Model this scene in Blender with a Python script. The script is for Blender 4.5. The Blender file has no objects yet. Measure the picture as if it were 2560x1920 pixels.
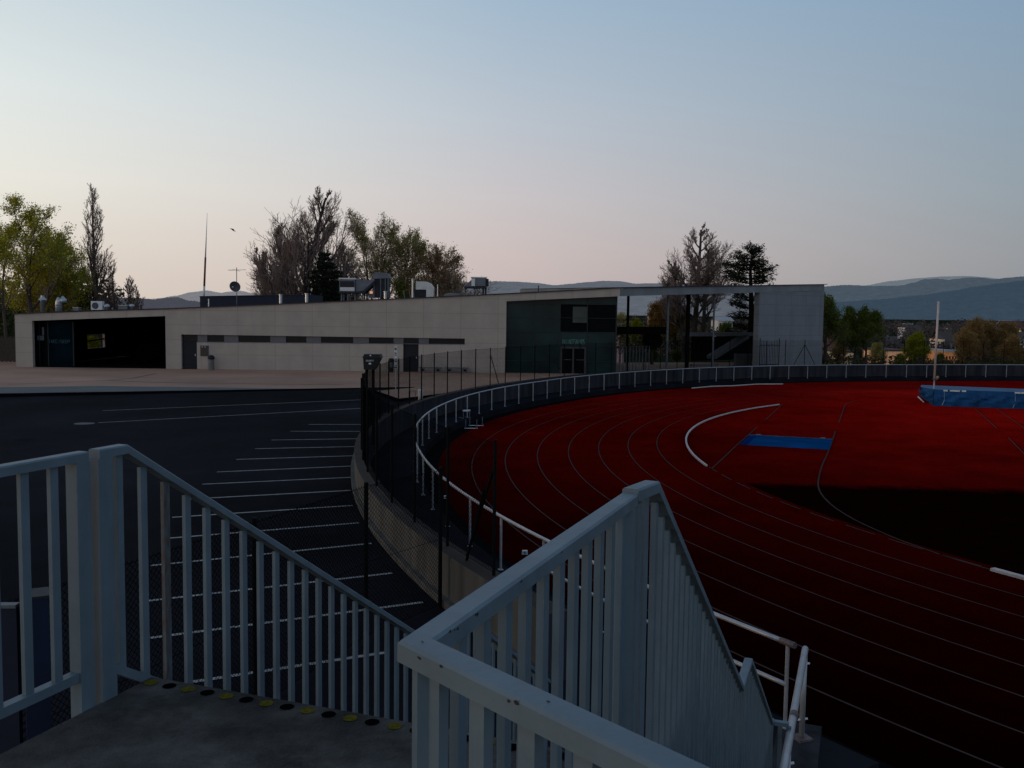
import bpy, math, random
from mathutils import Vector, Matrix
R = random.Random(7)
scn = bpy.context.scene
COL = scn.collection
PI = math.pi
# ------------------------------------------------------------------ camera geometry (world: X right, Y away, Z up, track surface Z=0)
FPX, PITCH, ROLL, EYE = 2366.0, 0.0747, 0.0123, 5.5
_c, _s, _cp, _sp = math.cos(ROLL), math.sin(ROLL), math.cos(PITCH), math.sin(PITCH)
def ray(px, py):
    u = (px-1280)/FPX; v = (py-960)/FPX
    u, v = u*_c+v*_s, -u*_s+v*_c
    X = u; Y = _cp-v*_sp; Z = -(v*_cp+_sp)
    return X/Y, Z/Y
def G(px, py, z):                      # point of the horizontal plane Z=z surveyed from the photo
    a, b = ray(px, py); t = (z-EYE)/b
    return Vector((a*t, t, z))
def D(px, py, Y):                      # point at depth Y
    a, b = ray(px, py)
    return Vector((a*Y, Y, EYE+b*Y))
# ------------------------------------------------------------------ mesh building
class MB:
    def __init__(s): s.v = []; s.f = []; s.m = []
    def poly(s, pts, mi=0):
        n = len(s.v); s.v += [tuple(p) for p in pts]; s.f.append(tuple(range(n, n+len(pts)))); s.m.append(mi)
    def hexa(s, b, t, mi=0):            # bottom 4 (ccw seen from above), top 4
        n = len(s.v); s.v += [tuple(p) for p in b]+[tuple(p) for p in t]
        for f in ((3,2,1,0),(4,5,6,7),(0,1,5,4),(1,2,6,5),(2,3,7,6),(3,0,4,7)):
            s.f.append(tuple(n+i for i in f)); s.m.append(mi)
        return s
    def box(s, c, d, rz=0, mi=0):       # centre, full size
        ca, sa = math.cos(rz), math.sin(rz); P = []
        for z in (-.5, .5):
            for x, y in ((-.5,-.5),(.5,-.5),(.5,.5),(-.5,.5)):
                X, Y = x*d[0], y*d[1]
                P.append((c[0]+X*ca-Y*sa, c[1]+X*sa+Y*ca, c[2]+z*d[2]))
        return s.hexa(P[:4], P[4:], mi)
    def bar(s, a, b, w, h, mi=0, up=(0,0,1)):   # rectangular bar a->b, w sideways, h along up
        a, b = Vector(a), Vector(b); d = (b-a).normalized(); u = Vector(up)
        if abs(d.dot(u)) > .98: u = Vector((0.342, 0.94, 0))
        r = d.cross(u).normalized(); u = r.cross(d).normalized()
        P = [[e+r*x*w/2+u*y*h/2 for x, y in ((-1,-1),(1,-1),(1,1),(-1,1))] for e in (a, b)]
        n = len(s.v); s.v += [tuple(p) for q in P for p in q]
        for f in ((0,1,2,3),(7,6,5,4),(0,4,5,1),(1,5,6,2),(2,6,7,3),(3,7,4,0)):
            s.f.append(tuple(n+i for i in f)); s.m.append(mi)
        return s
    def tube(s, pts, r, n=8, mi=0, cap=True):
        pts = [Vector(p) for p in pts]; k = len(pts)
        rad = r if isinstance(r, (list, tuple)) else [r]*k
        base = len(s.v); ref = None
        for i, p in enumerate(pts):
            d = (pts[min(i+1, k-1)]-pts[max(i-1, 0)])
            d = d.normalized() if d.length > 1e-9 else Vector((0,0,1))
            if ref is None: ref = Vector((0,0,1)) if abs(d.z) < .9 else Vector((1,0,0))
            x = d.cross(ref)
            if x.length < 1e-4: x = d.cross(Vector((0.3,1,0.2)))
            x.normalize(); y = x.cross(d).normalized()
            for j in range(n):
                a = 2*PI*j/n; q = p+x*math.cos(a)*rad[i]+y*math.sin(a)*rad[i]; s.v.append((q.x, q.y, q.z))
        for i in range(k-1):
            for j in range(n):
                a = base+i*n+j; b = base+i*n+(j+1)%n
                s.f.append((a, b, b+n, a+n)); s.m.append(mi)
        if cap and n > 2:
            s.f.append(tuple(base+j for j in range(n))[::-1]); s.m.append(mi)
            s.f.append(tuple(base+(k-1)*n+j for j in range(n))); s.m.append(mi)
        return s
    def ribbon(s, pts, w, z, mi=0):     # flat painted line along a polyline
        pts = [Vector((p[0], p[1], 0)) for p in pts]; L = []; k = len(pts)
        for i, p in enumerate(pts):
            d = pts[min(i+1, k-1)]-pts[max(i-1, 0)]; d.normalize(); n = Vector((-d.y, d.x, 0))*w/2
            zz = z(p.x, p.y) if callable(z) else z
            L.append((p+n, p-n, zz))
        b = len(s.v)
        for l, r, zz in L: s.v += [(l.x, l.y, zz), (r.x, r.y, zz)]
        for i in range(k-1): s.f.append((b+2*i+1, b+2*i+3, b+2*i+2, b+2*i)); s.m.append(mi)
        return s
    def lathe(s, c, prof, n=16, mi=0):  # profile of (radius, z) about a vertical axis through c
        b = len(s.v)
        for r, z in prof:
            for j in range(n): a = 2*PI*j/n; s.v.append((c[0]+r*math.cos(a), c[1]+r*math.sin(a), c[2]+z))
        for i in range(len(prof)-1):
            for j in range(n):
                a = b+i*n+j; q = b+i*n+(j+1)%n; s.f.append((a, q, q+n, a+n)); s.m.append(mi)
        s.f.append(tuple(b+j for j in range(n))[::-1]); s.m.append(mi)
        s.f.append(tuple(b+(len(prof)-1)*n+j for j in range(n))); s.m.append(mi)
        return s
def build(name, mb, mat, parent=None, loc=(0,0,0), smooth=False):
    base = Vector(loc) if parent is None else Vector(parent['_w'])
    me = bpy.data.meshes.new(name)
    me.from_pydata([(v[0]-base.x, v[1]-base.y, v[2]-base.z) for v in mb.v], [], mb.f)
    for m in (mat if isinstance(mat, (list, tuple)) else [mat]): me.materials.append(m)
    if any(mb.m):
        me.polygons.foreach_set('material_index', mb.m)
    if smooth: me.polygons.foreach_set('use_smooth', [True]*len(me.polygons))
    me.update()
    o = bpy.data.objects.new(name, me); COL.objects.link(o)
    o['_w'] = tuple(base)
    if parent is not None: o.parent = parent
    else: o.location = base
    return o
def struct(name, mb, mat, **k):
    o = build(name, mb, mat, **k); o['kind'] = 'structure'; return o
def tag(o, label, cat, group=None):
    o['label'] = label; o['category'] = cat
    if group: o['group'] = group
    return o
def thing(name, label, cat, loc, group=None):
    o = bpy.data.objects.new(name, None); COL.objects.link(o); o.location = loc; o['_w'] = tuple(loc)
    o.empty_display_size = .2
    return tag(o, label, cat, group)
def solo(name, mb, mat, label, cat, loc=(0,0,0), group=None, smooth=False):
    return tag(build(name, mb, mat, loc=loc, smooth=smooth), label, cat, group)
def copy_part(o, parent, off):           # a further part sharing mesh data, shifted by off
    c = o.copy(); COL.objects.link(c); c.parent = parent; c.location = Vector(o.location)+Vector(off); return c
# ------------------------------------------------------------------ materials
def mat(name, col, rough=.7, metal=0, var=.25, scale=3.0, bump=0, bscale=None, detail=6, spec=.3, em=None, ems=0, col2=None, stretch=None, sheen=0, sheent=None, coords='Object', streak=None, nrough=.5):
    m = bpy.data.materials.new(name); m.use_nodes = True; nt = m.node_tree; N = nt.nodes; L = nt.links
    b = N['Principled BSDF']
    b.inputs['Roughness'].default_value = rough; b.inputs['Metallic'].default_value = metal
    b.inputs['Specular IOR Level'].default_value = spec
    if sheen:
        b.inputs['Sheen Weight'].default_value = sheen; b.inputs['Sheen Roughness'].default_value = .22
        b.inputs['Sheen Tint'].default_value = (*sheent, 1)
    tc = N.new('ShaderNodeTexCoord'); src = tc.outputs[coords]
    if stretch:
        mp = N.new('ShaderNodeMapping'); mp.inputs['Scale'].default_value = stretch; L.new(src, mp.inputs[0]); src = mp.outputs[0]
    nz = N.new('ShaderNodeTexNoise'); nz.inputs['Scale'].default_value = scale; nz.inputs['Detail'].default_value = detail; nz.inputs['Roughness'].default_value = nrough; L.new(src, nz.inputs['Vector'])
    rp = N.new('ShaderNodeValToRGB'); rp.color_ramp.elements[0].position = .3; rp.color_ramp.elements[1].position = .72
    c2 = col2 or tuple(min(1, c*(1+var)) for c in col); c1 = tuple(c*(1-var) for c in col)
    rp.color_ramp.elements[0].color = (*c1, 1); rp.color_ramp.elements[1].color = (*c2, 1)
    L.new(nz.outputs['Fac'], rp.inputs[0]); out = rp.outputs[0]
    if streak:                                  # second, larger or stretched stain layer: (mapping scale, noise scale, dark factor)
        mp = N.new('ShaderNodeMapping'); mp.inputs['Scale'].default_value = streak[0]; L.new(tc.outputs[coords], mp.inputs[0])
        n2 = N.new('ShaderNodeTexNoise'); n2.inputs['Scale'].default_value = streak[1]; n2.inputs['Detail'].default_value = 5; L.new(mp.outputs[0], n2.inputs['Vector'])
        r2 = N.new('ShaderNodeValToRGB'); r2.color_ramp.elements[0].position = .35; r2.color_ramp.elements[1].position = .65
        d = streak[2]; r2.color_ramp.elements[0].color = (d, d, d, 1); r2.color_ramp.elements[1].color = (1, 1, 1, 1)
        L.new(n2.outputs['Fac'], r2.inputs[0])
        mx = N.new('ShaderNodeMix'); mx.data_type = 'RGBA'; mx.blend_type = 'MULTIPLY'; mx.inputs[0].default_value = 1
        L.new(out, mx.inputs[6]); L.new(r2.outputs[0], mx.inputs[7]); out = mx.outputs[2]
    L.new(out, b.inputs['Base Color'])
    if bump:
        n3 = N.new('ShaderNodeTexNoise'); n3.inputs['Scale'].default_value = bscale or scale*6; n3.inputs['Detail'].default_value = 4; L.new(src, n3.inputs['Vector'])
        bp = N.new('ShaderNodeBump'); bp.inputs['Strength'].default_value = bump; bp.inputs['Distance'].default_value = .02
        L.new(n3.outputs['Fac'], bp.inputs['Height']); L.new(bp.outputs[0], b.inputs['Normal'])
    if em: b.inputs['Emission Color'].default_value = (*em, 1); b.inputs['Emission Strength'].default_value = ems
    m['out'] = 0
    return m
def leafmat(name, c1, c2, trans=.25):
    m = bpy.data.materials.new(name); m.use_nodes = True; nt = m.node_tree; N = nt.nodes; L = nt.links
    b = N['Principled BSDF']; b.inputs['Roughness'].default_value = .8; b.inputs['Specular IOR Level'].default_value = .1
    g = N.new('ShaderNodeNewGeometry'); rp = N.new('ShaderNodeValToRGB')
    rp.color_ramp.elements[0].color = (*c1, 1); rp.color_ramp.elements[1].color = (*c2, 1)
    L.new(g.outputs['Random Per Island'], rp.inputs[0]); L.new(rp.outputs[0], b.inputs['Base Color'])
    t = N.new('ShaderNodeBsdfTranslucent'); L.new(rp.outputs[0], t.inputs['Color'])
    mx = N.new('ShaderNodeMixShader'); mx.inputs[0].default_value = trans
    L.new(b.outputs[0], mx.inputs[1]); L.new(t.outputs[0], mx.inputs[2]); L.new(mx.outputs[0], N['Material Output'].inputs['Surface'])
    return m
def concrete_panels(name, col, pw, ph, dark=.72):     # shuttered concrete with board joints, on X/Z of the object
    m = mat(name, col, rough=.85, var=.1, scale=.9, nrough=.7, detail=10, bump=.15, bscale=18, streak=((1.2, 1.2, .25), .8, .9))
    nt = m.node_tree; N = nt.nodes; L = nt.links; b = N['Principled BSDF']
    old = b.inputs['Base Color'].links[0].from_socket
    tc = N.new('ShaderNodeTexCoord'); sp = N.new('ShaderNodeSeparateXYZ'); L.new(tc.outputs['Object'], sp.inputs[0])
    fac = None
    for ax, p, w in (('X', pw, .012), ('Z', ph, .022)):
        d = N.new('ShaderNodeMath'); d.operation = 'DIVIDE'; d.inputs[1].default_value = p; L.new(sp.outputs[ax], d.inputs[0])
        fr = N.new('ShaderNodeMath'); fr.operation = 'FRACT'; L.new(d.outputs[0], fr.inputs[0])
        lt = N.new('ShaderNodeMath'); lt.operation = 'LESS_THAN'; lt.inputs[1].default_value = w*1.2/1.0; L.new(fr.outputs[0], lt.inputs[0])
        if fac is None: fac = lt.outputs[0]
        else:
            mxm = N.new('ShaderNodeMath'); mxm.operation = 'MAXIMUM'; L.new(fac, mxm.inputs[0]); L.new(lt.outputs[0], mxm.inputs[1]); fac = mxm.outputs[0]
    mx = N.new('ShaderNodeMix'); mx.data_type = 'RGBA'; L.new(fac, mx.inputs[0]); L.new(old, mx.inputs[6])
    mx.inputs[7].default_value = (col[0]*dark, col[1]*dark, col[2]*dark, 1)
    L.new(mx.outputs[2], b.inputs['Base Color'])
    return m
M = {}
M['asphalt'] = mat('asphalt', (.0135,.0145,.0190), rough=1, var=.45, nrough=.75, detail=12, scale=.22, bump=.25, bscale=90, spec=.02, streak=((1,1,1), .09, .5))
M['paint'] = mat('road_paint', (.30,.305,.305), rough=.95, var=.45, nrough=.75, scale=5, spec=.1, col2=(.38,.38,.375))
M['plaza'] = mat('brown_paving', (.40,.235,.16), rough=.9, var=.18, scale=.25, bump=.1, bscale=30, streak=((1,1,1), .08, .8))
M['pavement'] = mat('grey_paving', (.10,.105,.11), rough=.9, var=.2, scale=.5)
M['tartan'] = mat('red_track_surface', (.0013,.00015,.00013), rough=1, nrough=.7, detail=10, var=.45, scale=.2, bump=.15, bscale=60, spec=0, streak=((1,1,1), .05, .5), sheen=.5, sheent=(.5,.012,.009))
def uneven_sheen(m, lo, hi):                # sheen weight varied by noise, standing in for uneven light on the track
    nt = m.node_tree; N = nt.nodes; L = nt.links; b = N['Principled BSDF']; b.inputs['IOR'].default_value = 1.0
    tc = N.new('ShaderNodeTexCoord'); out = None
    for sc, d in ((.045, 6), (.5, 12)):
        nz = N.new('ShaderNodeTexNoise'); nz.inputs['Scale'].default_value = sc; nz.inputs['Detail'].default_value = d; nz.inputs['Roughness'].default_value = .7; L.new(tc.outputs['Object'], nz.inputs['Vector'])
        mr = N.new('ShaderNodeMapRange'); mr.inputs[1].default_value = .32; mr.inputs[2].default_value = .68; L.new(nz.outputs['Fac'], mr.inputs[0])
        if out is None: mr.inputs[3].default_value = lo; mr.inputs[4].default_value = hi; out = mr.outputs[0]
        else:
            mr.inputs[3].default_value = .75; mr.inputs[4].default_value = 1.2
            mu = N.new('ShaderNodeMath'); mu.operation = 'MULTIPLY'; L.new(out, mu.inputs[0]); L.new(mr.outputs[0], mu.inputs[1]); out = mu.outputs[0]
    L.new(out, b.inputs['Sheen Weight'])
uneven_sheen(M['tartan'], .30, .86)
M['laneline'] = mat('lane_paint', (.06,.042,.038), rough=.95, spec=0, var=.2, scale=3)
M['grass'] = mat('dark_infield_grass', (.0060,.0010,.0009), rough=1, var=.4, scale=1.5, spec=0, bump=.3, bscale=40)
M['gutter'] = mat('dark_gutter', (.005,.005,.006), rough=1, var=.3, scale=2, spec=0)
M['apron'] = mat('walkway_concrete', (.016,.017,.021), spec=0, rough=1, var=.25, scale=.7, bump=.2, streak=((1,1,1), .3, .7))
M['wall'] = mat('retaining_concrete', (.042,.042,.048), rough=1, spec=.05, var=.2, scale=.6, bump=.3, bscale=12, streak=((1.5,1.5,.15), 1.6, .5))
M['wallout'] = mat('lit_outer_concrete', (.085,.085,.08), rough=.9, var=.2, scale=.7, bump=.3, bscale=12, streak=((1.5,1.5,.15), 1.6, .6))  # paler copy of the wall concrete, painting in the lit outer face
M['coping'] = mat('mossy_coping', (.026,.018,.014), rough=.95, var=.4, scale=1.4, bump=.3)
M['galv'] = mat('galvanised_pipe', (.36,.37,.39), rough=.42, metal=.4, var=.12, scale=6, spec=.5)
M['rust'] = mat('rusty_joint', (.13,.1,.1), rough=.7, metal=.3, var=.3, scale=20)
M['fence'] = mat('dark_green_fence', (.004,.005,.0055), rough=.8, var=.2, spec=.06)
M['wire'] = mat('fence_wire', (.003,.0035,.004), rough=.9, var=.2, spec=.0)
M['rail'] = mat('blue_grey_paint', (.125,.172,.203), rough=.55, var=.1, scale=7, bump=.06, bscale=60, spec=.3, streak=((3,3,.6), 3.0, .86))
M['chip'] = mat('rusty_chip', (.03,.018,.014), rough=.9, var=.3, scale=30)
M['rustbar'] = mat('rust_stained_paint', (.105,.145,.17), rough=.6, var=.12, scale=8, col2=(.08,.045,.03), stretch=(8,8,2))
M['landing'] = mat('worn_landing_concrete', (.062,.061,.059), rough=.95, var=.65, col2=(.15,.147,.14), scale=3.2, bump=.6, bscale=70, detail=14, nrough=.78, spec=.1, streak=((1,1.6,1), 1.3, .38))
M['dotY'] = mat('yellow_sticker', (.085,.074,.005), rough=.9, var=.6, scale=60, spec=.05, nrough=.7)
M['dotK'] = mat('black_sticker', (.002,.002,.0025), rough=1, var=.2, spec=0)
M['conc'] = concrete_panels('facade_concrete', (.395,.335,.295), 2.72, 1.08, .68)
M['concR'] = concrete_panels('end_wall_concrete', (.225,.225,.235), 1.8, .9, .5)
M['fascia'] = mat('fascia_concrete', (.24,.24,.245), rough=.85, var=.1, scale=.5, streak=((1,1,.2), 1.0, .8))
M['roof'] = mat('dark_roof_sheet', (.035,.036,.042), rough=.8, var=.2)
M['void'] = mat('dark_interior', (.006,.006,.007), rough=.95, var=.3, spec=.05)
M['darkglass'] = mat('dark_glass', (.003,.004,.005), rough=.35, var=.2, spec=.03)
M['teal'] = mat('teal_glass', (.011,.029,.030), rough=.22, var=.5, scale=.4, spec=.14)
M['teal2'] = mat('teal_panel', (.002,.010,.016), rough=.8, var=.4, scale=.7, spec=.02)
M['mull'] = mat('dark_mullion', (.022,.026,.028), rough=.6, metal=.1, var=.1)
M['letter'] = mat('pale_teal_lettering', (.10,.24,.22), rough=.6, var=.15)
M['letterB'] = mat('dim_teal_lettering', (.03,.085,.10), rough=.6, var=.15)
M['steelblue'] = mat('navy_sheet', (.012,.016,.034), rough=.7, var=.2)
M['bluecab'] = mat('navy_cabinet', (.012,.02,.045), rough=.55, var=.2, spec=.2)
M['metal'] = mat('zinc_sheet', (.42,.44,.46), rough=.4, metal=.6, var=.12, scale=2)
M['metald'] = mat('grey_equipment', (.13,.14,.16), rough=.6, metal=.2, var=.2, scale=2)
M['louvre'] = mat('dark_louvre', (.018,.02,.028), rough=.7, var=.2)
M['white'] = mat('white_plastic', (.62,.63,.64), rough=.6, var=.1)
M['dish'] = mat('grey_dish', (.06,.065,.08), rough=.6, var=.15)
M['redmast'] = mat('dull_red_paint', (.16,.05,.06), rough=.6, var=.15)
M['black'] = mat('black_plastic', (.008,.008,.009), rough=.6, var=.2, spec=.25)
M['wood'] = mat('grey_bench_plank', (.14,.13,.13), rough=.8, var=.25, scale=4)
M['window'] = mat('slit_window_glass', (.006,.006,.010), rough=.25, var=.2, spec=.2)
M['infill'] = mat('slit_infill_panel', (.13,.125,.13), rough=.7, var=.12)
M['door'] = mat('dark_blue_door', (.010,.013,.020), rough=.5, var=.2, spec=.2)
M['stain'] = mat('brown_notice', (.055,.042,.04), rough=.7, var=.2)
M['bark'] = mat('dark_bark', (.055,.042,.036), rough=.95, var=.3, scale=6)
M['darkbark'] = mat('black_bark', (.014,.011,.010), rough=.95, var=.3, scale=6, spec=.05)
M['barkw'] = mat('reddish_twigs', (.24,.165,.14), rough=.95, var=.3, scale=6)
M['leafA'] = leafmat('spring_leaves', (.18,.18,.012), (.60,.54,.05), .62)
M['leafB'] = leafmat('sparse_olive_leaves', (.2,.17,.05), (.44,.38,.12), .55)
M['leafC'] = leafmat('brown_buds', (.16,.10,.04), (.40,.25,.09), .5)
M['leafD'] = leafmat('dark_green_leaves', (.04,.055,.010), (.16,.19,.030), .45)
M['leafY'] = leafmat('yellow_green_leaves', (.10,.11,.006), (.34,.33,.02), .45)
M['leafO'] = leafmat('amber_willow_leaves', (.13,.065,.012), (.36,.19,.04), .45)
M['needle'] = leafmat('dark_needles', (.008,.012,.007), (.028,.034,.018), .1)
M['matblue'] = mat('blue_mat_cover', (.05,.125,.22), rough=.7, var=.2, scale=1.2, bump=.15, bscale=3.5, spec=.15)
M['matdark'] = mat('blue_mat_side', (.011,.062,.17), rough=.7, var=.35, scale=1.5, bump=.25, bscale=2.2, spec=.1, stretch=(1,1,.5))
M['pit'] = mat('blue_pool_paint', (.003,.055,.17), spec=0, rough=.9, var=.25, scale=.6)
M['water'] = mat('pit_shade_blue', (.002,.022,.11), spec=0, rough=.9, var=.3, scale=.5)
M['polemat'] = mat('pinkish_upright', (.55,.42,.38), rough=.4, metal=.2, var=.12, scale=2)
M['kerbwhite'] = mat('white_kerb', (.48,.42,.395), rough=.6, var=.15, scale=3)
M['bird'] = mat('bird_feathers', (.12,.1,.1), rough=.9)
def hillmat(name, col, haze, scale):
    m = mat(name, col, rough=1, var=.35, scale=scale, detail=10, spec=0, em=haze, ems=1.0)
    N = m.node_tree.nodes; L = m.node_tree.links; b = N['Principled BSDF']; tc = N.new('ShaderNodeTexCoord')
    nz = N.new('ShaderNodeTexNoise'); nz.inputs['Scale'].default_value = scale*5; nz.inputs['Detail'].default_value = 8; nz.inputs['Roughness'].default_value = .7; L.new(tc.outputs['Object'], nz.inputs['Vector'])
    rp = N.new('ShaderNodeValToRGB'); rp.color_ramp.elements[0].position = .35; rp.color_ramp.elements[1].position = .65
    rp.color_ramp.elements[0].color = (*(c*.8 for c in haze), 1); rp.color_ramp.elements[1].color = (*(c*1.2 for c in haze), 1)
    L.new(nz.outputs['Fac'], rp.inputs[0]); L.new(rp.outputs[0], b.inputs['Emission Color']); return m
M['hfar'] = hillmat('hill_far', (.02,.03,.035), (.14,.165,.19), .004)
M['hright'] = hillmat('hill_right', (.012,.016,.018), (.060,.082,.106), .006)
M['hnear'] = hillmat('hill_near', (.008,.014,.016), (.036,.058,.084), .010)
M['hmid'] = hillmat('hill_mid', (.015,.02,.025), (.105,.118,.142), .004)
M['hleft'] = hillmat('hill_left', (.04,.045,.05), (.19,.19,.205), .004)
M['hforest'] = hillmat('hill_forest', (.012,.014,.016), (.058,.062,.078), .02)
M['valley'] = mat('valley_ground', (.018,.022,.012), rough=1, var=.4, scale=.03, spec=0)
# ------------------------------------------------------------------ track bend geometry
CX, CY, R0, LANE = 40.75, 35.28, 33.65, 1.22
DT = [(60, 9.0), (83, 6.6), (95.6, 4.3), (108, 3.5), (121, 2.75), (133, 1.8), (150.5, .65), (166, .35), (178, .15), (190, 0), (260, 0)]
def delta(t):
    for (a, x), (b, y) in zip(DT, DT[1:]):
        if a <= t <= b: return x+(y-x)*(t-a)/(b-a)
    return DT[0][1] if t < 60 else 0
def arc(Rr, t, z=0, follow=True):
    r = Rr+(delta(t) if follow else 0)
    a = math.radians(t); return Vector((CX+r*math.cos(a), CY+r*math.sin(a), z))
def arcs(Rr, t0, t1, z=0, n=120, follow=True): return [arc(Rr, t0+(t1-t0)*i/n, z, follow) for i in range(n+1)]
def walk(Rr, t0, t1, step):            # angles spaced `step` metres apart
    out = [t0]; p = arc(Rr, t0); t = t0
    while True:
        t -= .02
        if t < t1: return out
        q = arc(Rr, t)
        if (q-p).length >= step: out.append(t); p = q
def ring(mb, Ra, Rb, t0, t1, z, n=140, mi=0):
    A = arcs(Ra, t0, t1, z, n); B = arcs(Rb, t0, t1, z, n)
    for i in range(n): mb.poly((A[i], A[i+1], B[i+1], B[i]), mi)
def wallring(mb, Ra, Rb, t0, t1, z0, z1, n=140, mi=0, mtop=None, mout=None):
    for i in range(n):
        a0 = arc(Ra, t0+(t1-t0)*i/n); a1 = arc(Ra, t0+(t1-t0)*(i+1)/n); b0 = arc(Rb, t0+(t1-t0)*i/n); b1 = arc(Rb, t0+(t1-t0)*(i+1)/n)
        def at(p, z): return (p.x, p.y, z)
        mb.poly((at(a0,z0), at(a1,z0), at(a1,z1), at(a0,z1)), mi)
        mb.poly((at(b1,z0), at(b0,z0), at(b0,z1), at(b1,z1)), mi if mout is None else mout)
        mb.poly((at(a0,z1), at(a1,z1), at(b1,z1), at(b0,z1)), mi if mtop is None else mtop)
    for t in (t0, t1):
        a, b = arc(Ra, t), arc(Rb, t); mb.poly(((a.x,a.y,z0),(b.x,b.y,z0),(b.x,b.y,z1),(a.x,a.y,z1)), mi)
# ------------------------------------------------------------------ terrain, plaza, car park
PZ = 1.1
def lotz(x, y): return 5.5-(5.38-.0176*y)
def terr(Y):
    for i in range(len(ys)-1):
        if ys[i] <= Y <= ys[i+1]: return zs[i]+(zs[i+1]-zs[i])*(Y-ys[i])/(ys[i+1]-ys[i])
    return zs[-1]
g = MB()                                  # one big valley sheet to the horizon
ys = [-60, 0, 60, 100, 140, 200, 300, 500, 1000, 2500, 6000, 9000]
zs = [-.6, -.6, -.6, -.4, -2.5, -5.5, -5, -2.2, 1, 3, 3, 3]
xs = [-9000, -3000, -800, -200, 0, 200, 800, 3000, 9000]
for i in range(len(ys)-1):
    for j in range(len(xs)-1):
        g.poly(((xs[j],ys[i],zs[i]),(xs[j+1],ys[i],zs[i]),(xs[j+1],ys[i+1],zs[i+1]),(xs[j],ys[i+1],zs[i+1])))
struct('ground', g, M['valley'])
k0, k1 = Vector((-25.91, 47.72, 0)), Vector((-8.71, 54.08, 0)); kd = (k1-k0).normalized()
kl = k0-kd*40; kr = k1+kd*3.2
wallO = arcs(46.0, 216, 60, 0, 80)
# car park sheet: from under the stairs to the plaza kerb, bounded on the right by the curved wall
lot = MB()
edge = [p for p in arcs(46.0, 209, 152.5, 0, 40)]
pts = [(-70, -8), (1.0, -8), (1.0, 12)]+[(p.x, p.y) for p in edge]
pA = G(993, 997, PZ); pB = G(936, 977, PZ)
pts += [(pA.x, pA.y), (pB.x, pB.y), (kr.x, kr.y), (kl.x, kl.y)]
lot.poly([(x, y, lotz(x, y)) for x, y in pts])
lot_o = struct('parking_lot', lot, M['asphalt'])
stripes = [((603,416),(2127,352)),((578,487),(2127,402)),((1815,497),(2123,497)),((1710,537),(2116,538)),((1597,589),(2115,581)),((1500,640),(2105,627)),
 ((1390,703),(2095,681)),((1277,777),(2092,741)),((1190,849),(2076,808)),((1100,937),(2065,885)),((1013,1044),(2073,974)),((953,1170),(2113,1076)),((885,1328),(2185,1197))]
stripes = [((a[0]/2.353, 850+a[1]/2.353), (b[0]/2.353, 850+b[1]/2.353)) for a, b in stripes]
stripes += [((365,1503),(980,1433)),((370,1596),(1057,1506)),((462,1708),(962,1632))]
def lotG(px, py):
    z = .5
    for _ in range(6): p = G(px, py, z); z = lotz(p.x, p.y)
    return p
for i, (a, b) in enumerate(stripes):
    A, B = lotG(*a), lotG(*b); n = 14
    if i < 2: B = B+(B-A)*.04
    mb = MB().ribbon([A+(B-A)*k/n for k in range(n+1)], .095, lambda x, y: lotz(x, y)+.005)
    build('stall_line', mb, M['paint'], lot_o)
for px, py, r in ((211, 1059, .4), (64, 1099, .3)):
    c = lotG(px, py)
    mb = MB(); mb.poly([(c.x+r*math.cos(2*PI*k/20), c.y+r*math.sin(2*PI*k/20), lotz(c.x, c.y)+.006) for k in range(20)])
    build('manhole_cover', mb, M['apron'] if r < .4 else M['pavement'], lot_o)
# plaza
pl = MB()
pe = [p for p in arcs(46.0, 152.5, 60, PZ, 60)]
pts = [(kl.x, kl.y), (kr.x, kr.y), (pB.x, pB.y), (pA.x, pA.y)]+[(p.x, p.y) for p in pe]+[(p.x, p.y) for p in arcs(47.6, 60, 118, PZ, 40)]+[(24, 91), (8, 86), (-40, 86), (-110, 110), (-110, 20)]
pl.poly([(x, y, PZ) for x, y in pts])
struct('plaza', pl, M['plaza'])
kb = MB(); n = Vector((-kd.y, kd.x, 0))
for i in range(24):
    a = kl+(kr-kl)*i/24; b = kl+(kr-kl)*(i+1)/24
    kb.bar((a.x, a.y, PZ-.06), (b.x-.02*kd.x, b.y-.02*kd.y, PZ-.06), .16, .17)
kb.bar((kr.x, kr.y, PZ-.06), (pB.x, pB.y, PZ-.06), .14, .15); kb.bar((pB.x, pB.y, PZ-.06), (pA.x, pA.y, PZ-.06), .14, .15)
struct('kerb', kb, M['gutter'])
pv = MB(); a = G(0, 968, PZ); b = G(250, 965, PZ); c = G(760, 972, PZ)
q0, q1 = kl+n*.12, k0+(k1-k0)*.85+n*.12
pv.poly([(q0.x, q0.y, PZ+.005), (q1.x, q1.y, PZ+.005), (c.x, c.y, PZ+.005), (b.x, b.y, PZ+.005), (a.x, a.y, PZ+.005), (a.x-40, a.y-16, PZ+.005)])
struct('pavement', pv, M['pavement'])
jt = MB()
for poly in ([(20,961),(150,956),(270,951),(330,946),(390,934)], [(270,951),(380,956),(640,960),(860,962)]):
    jt.ribbon([G(x, y, PZ) for x, y in poly], .12, PZ+.008)
struct('paving_joint', jt, M['roof'])
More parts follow.
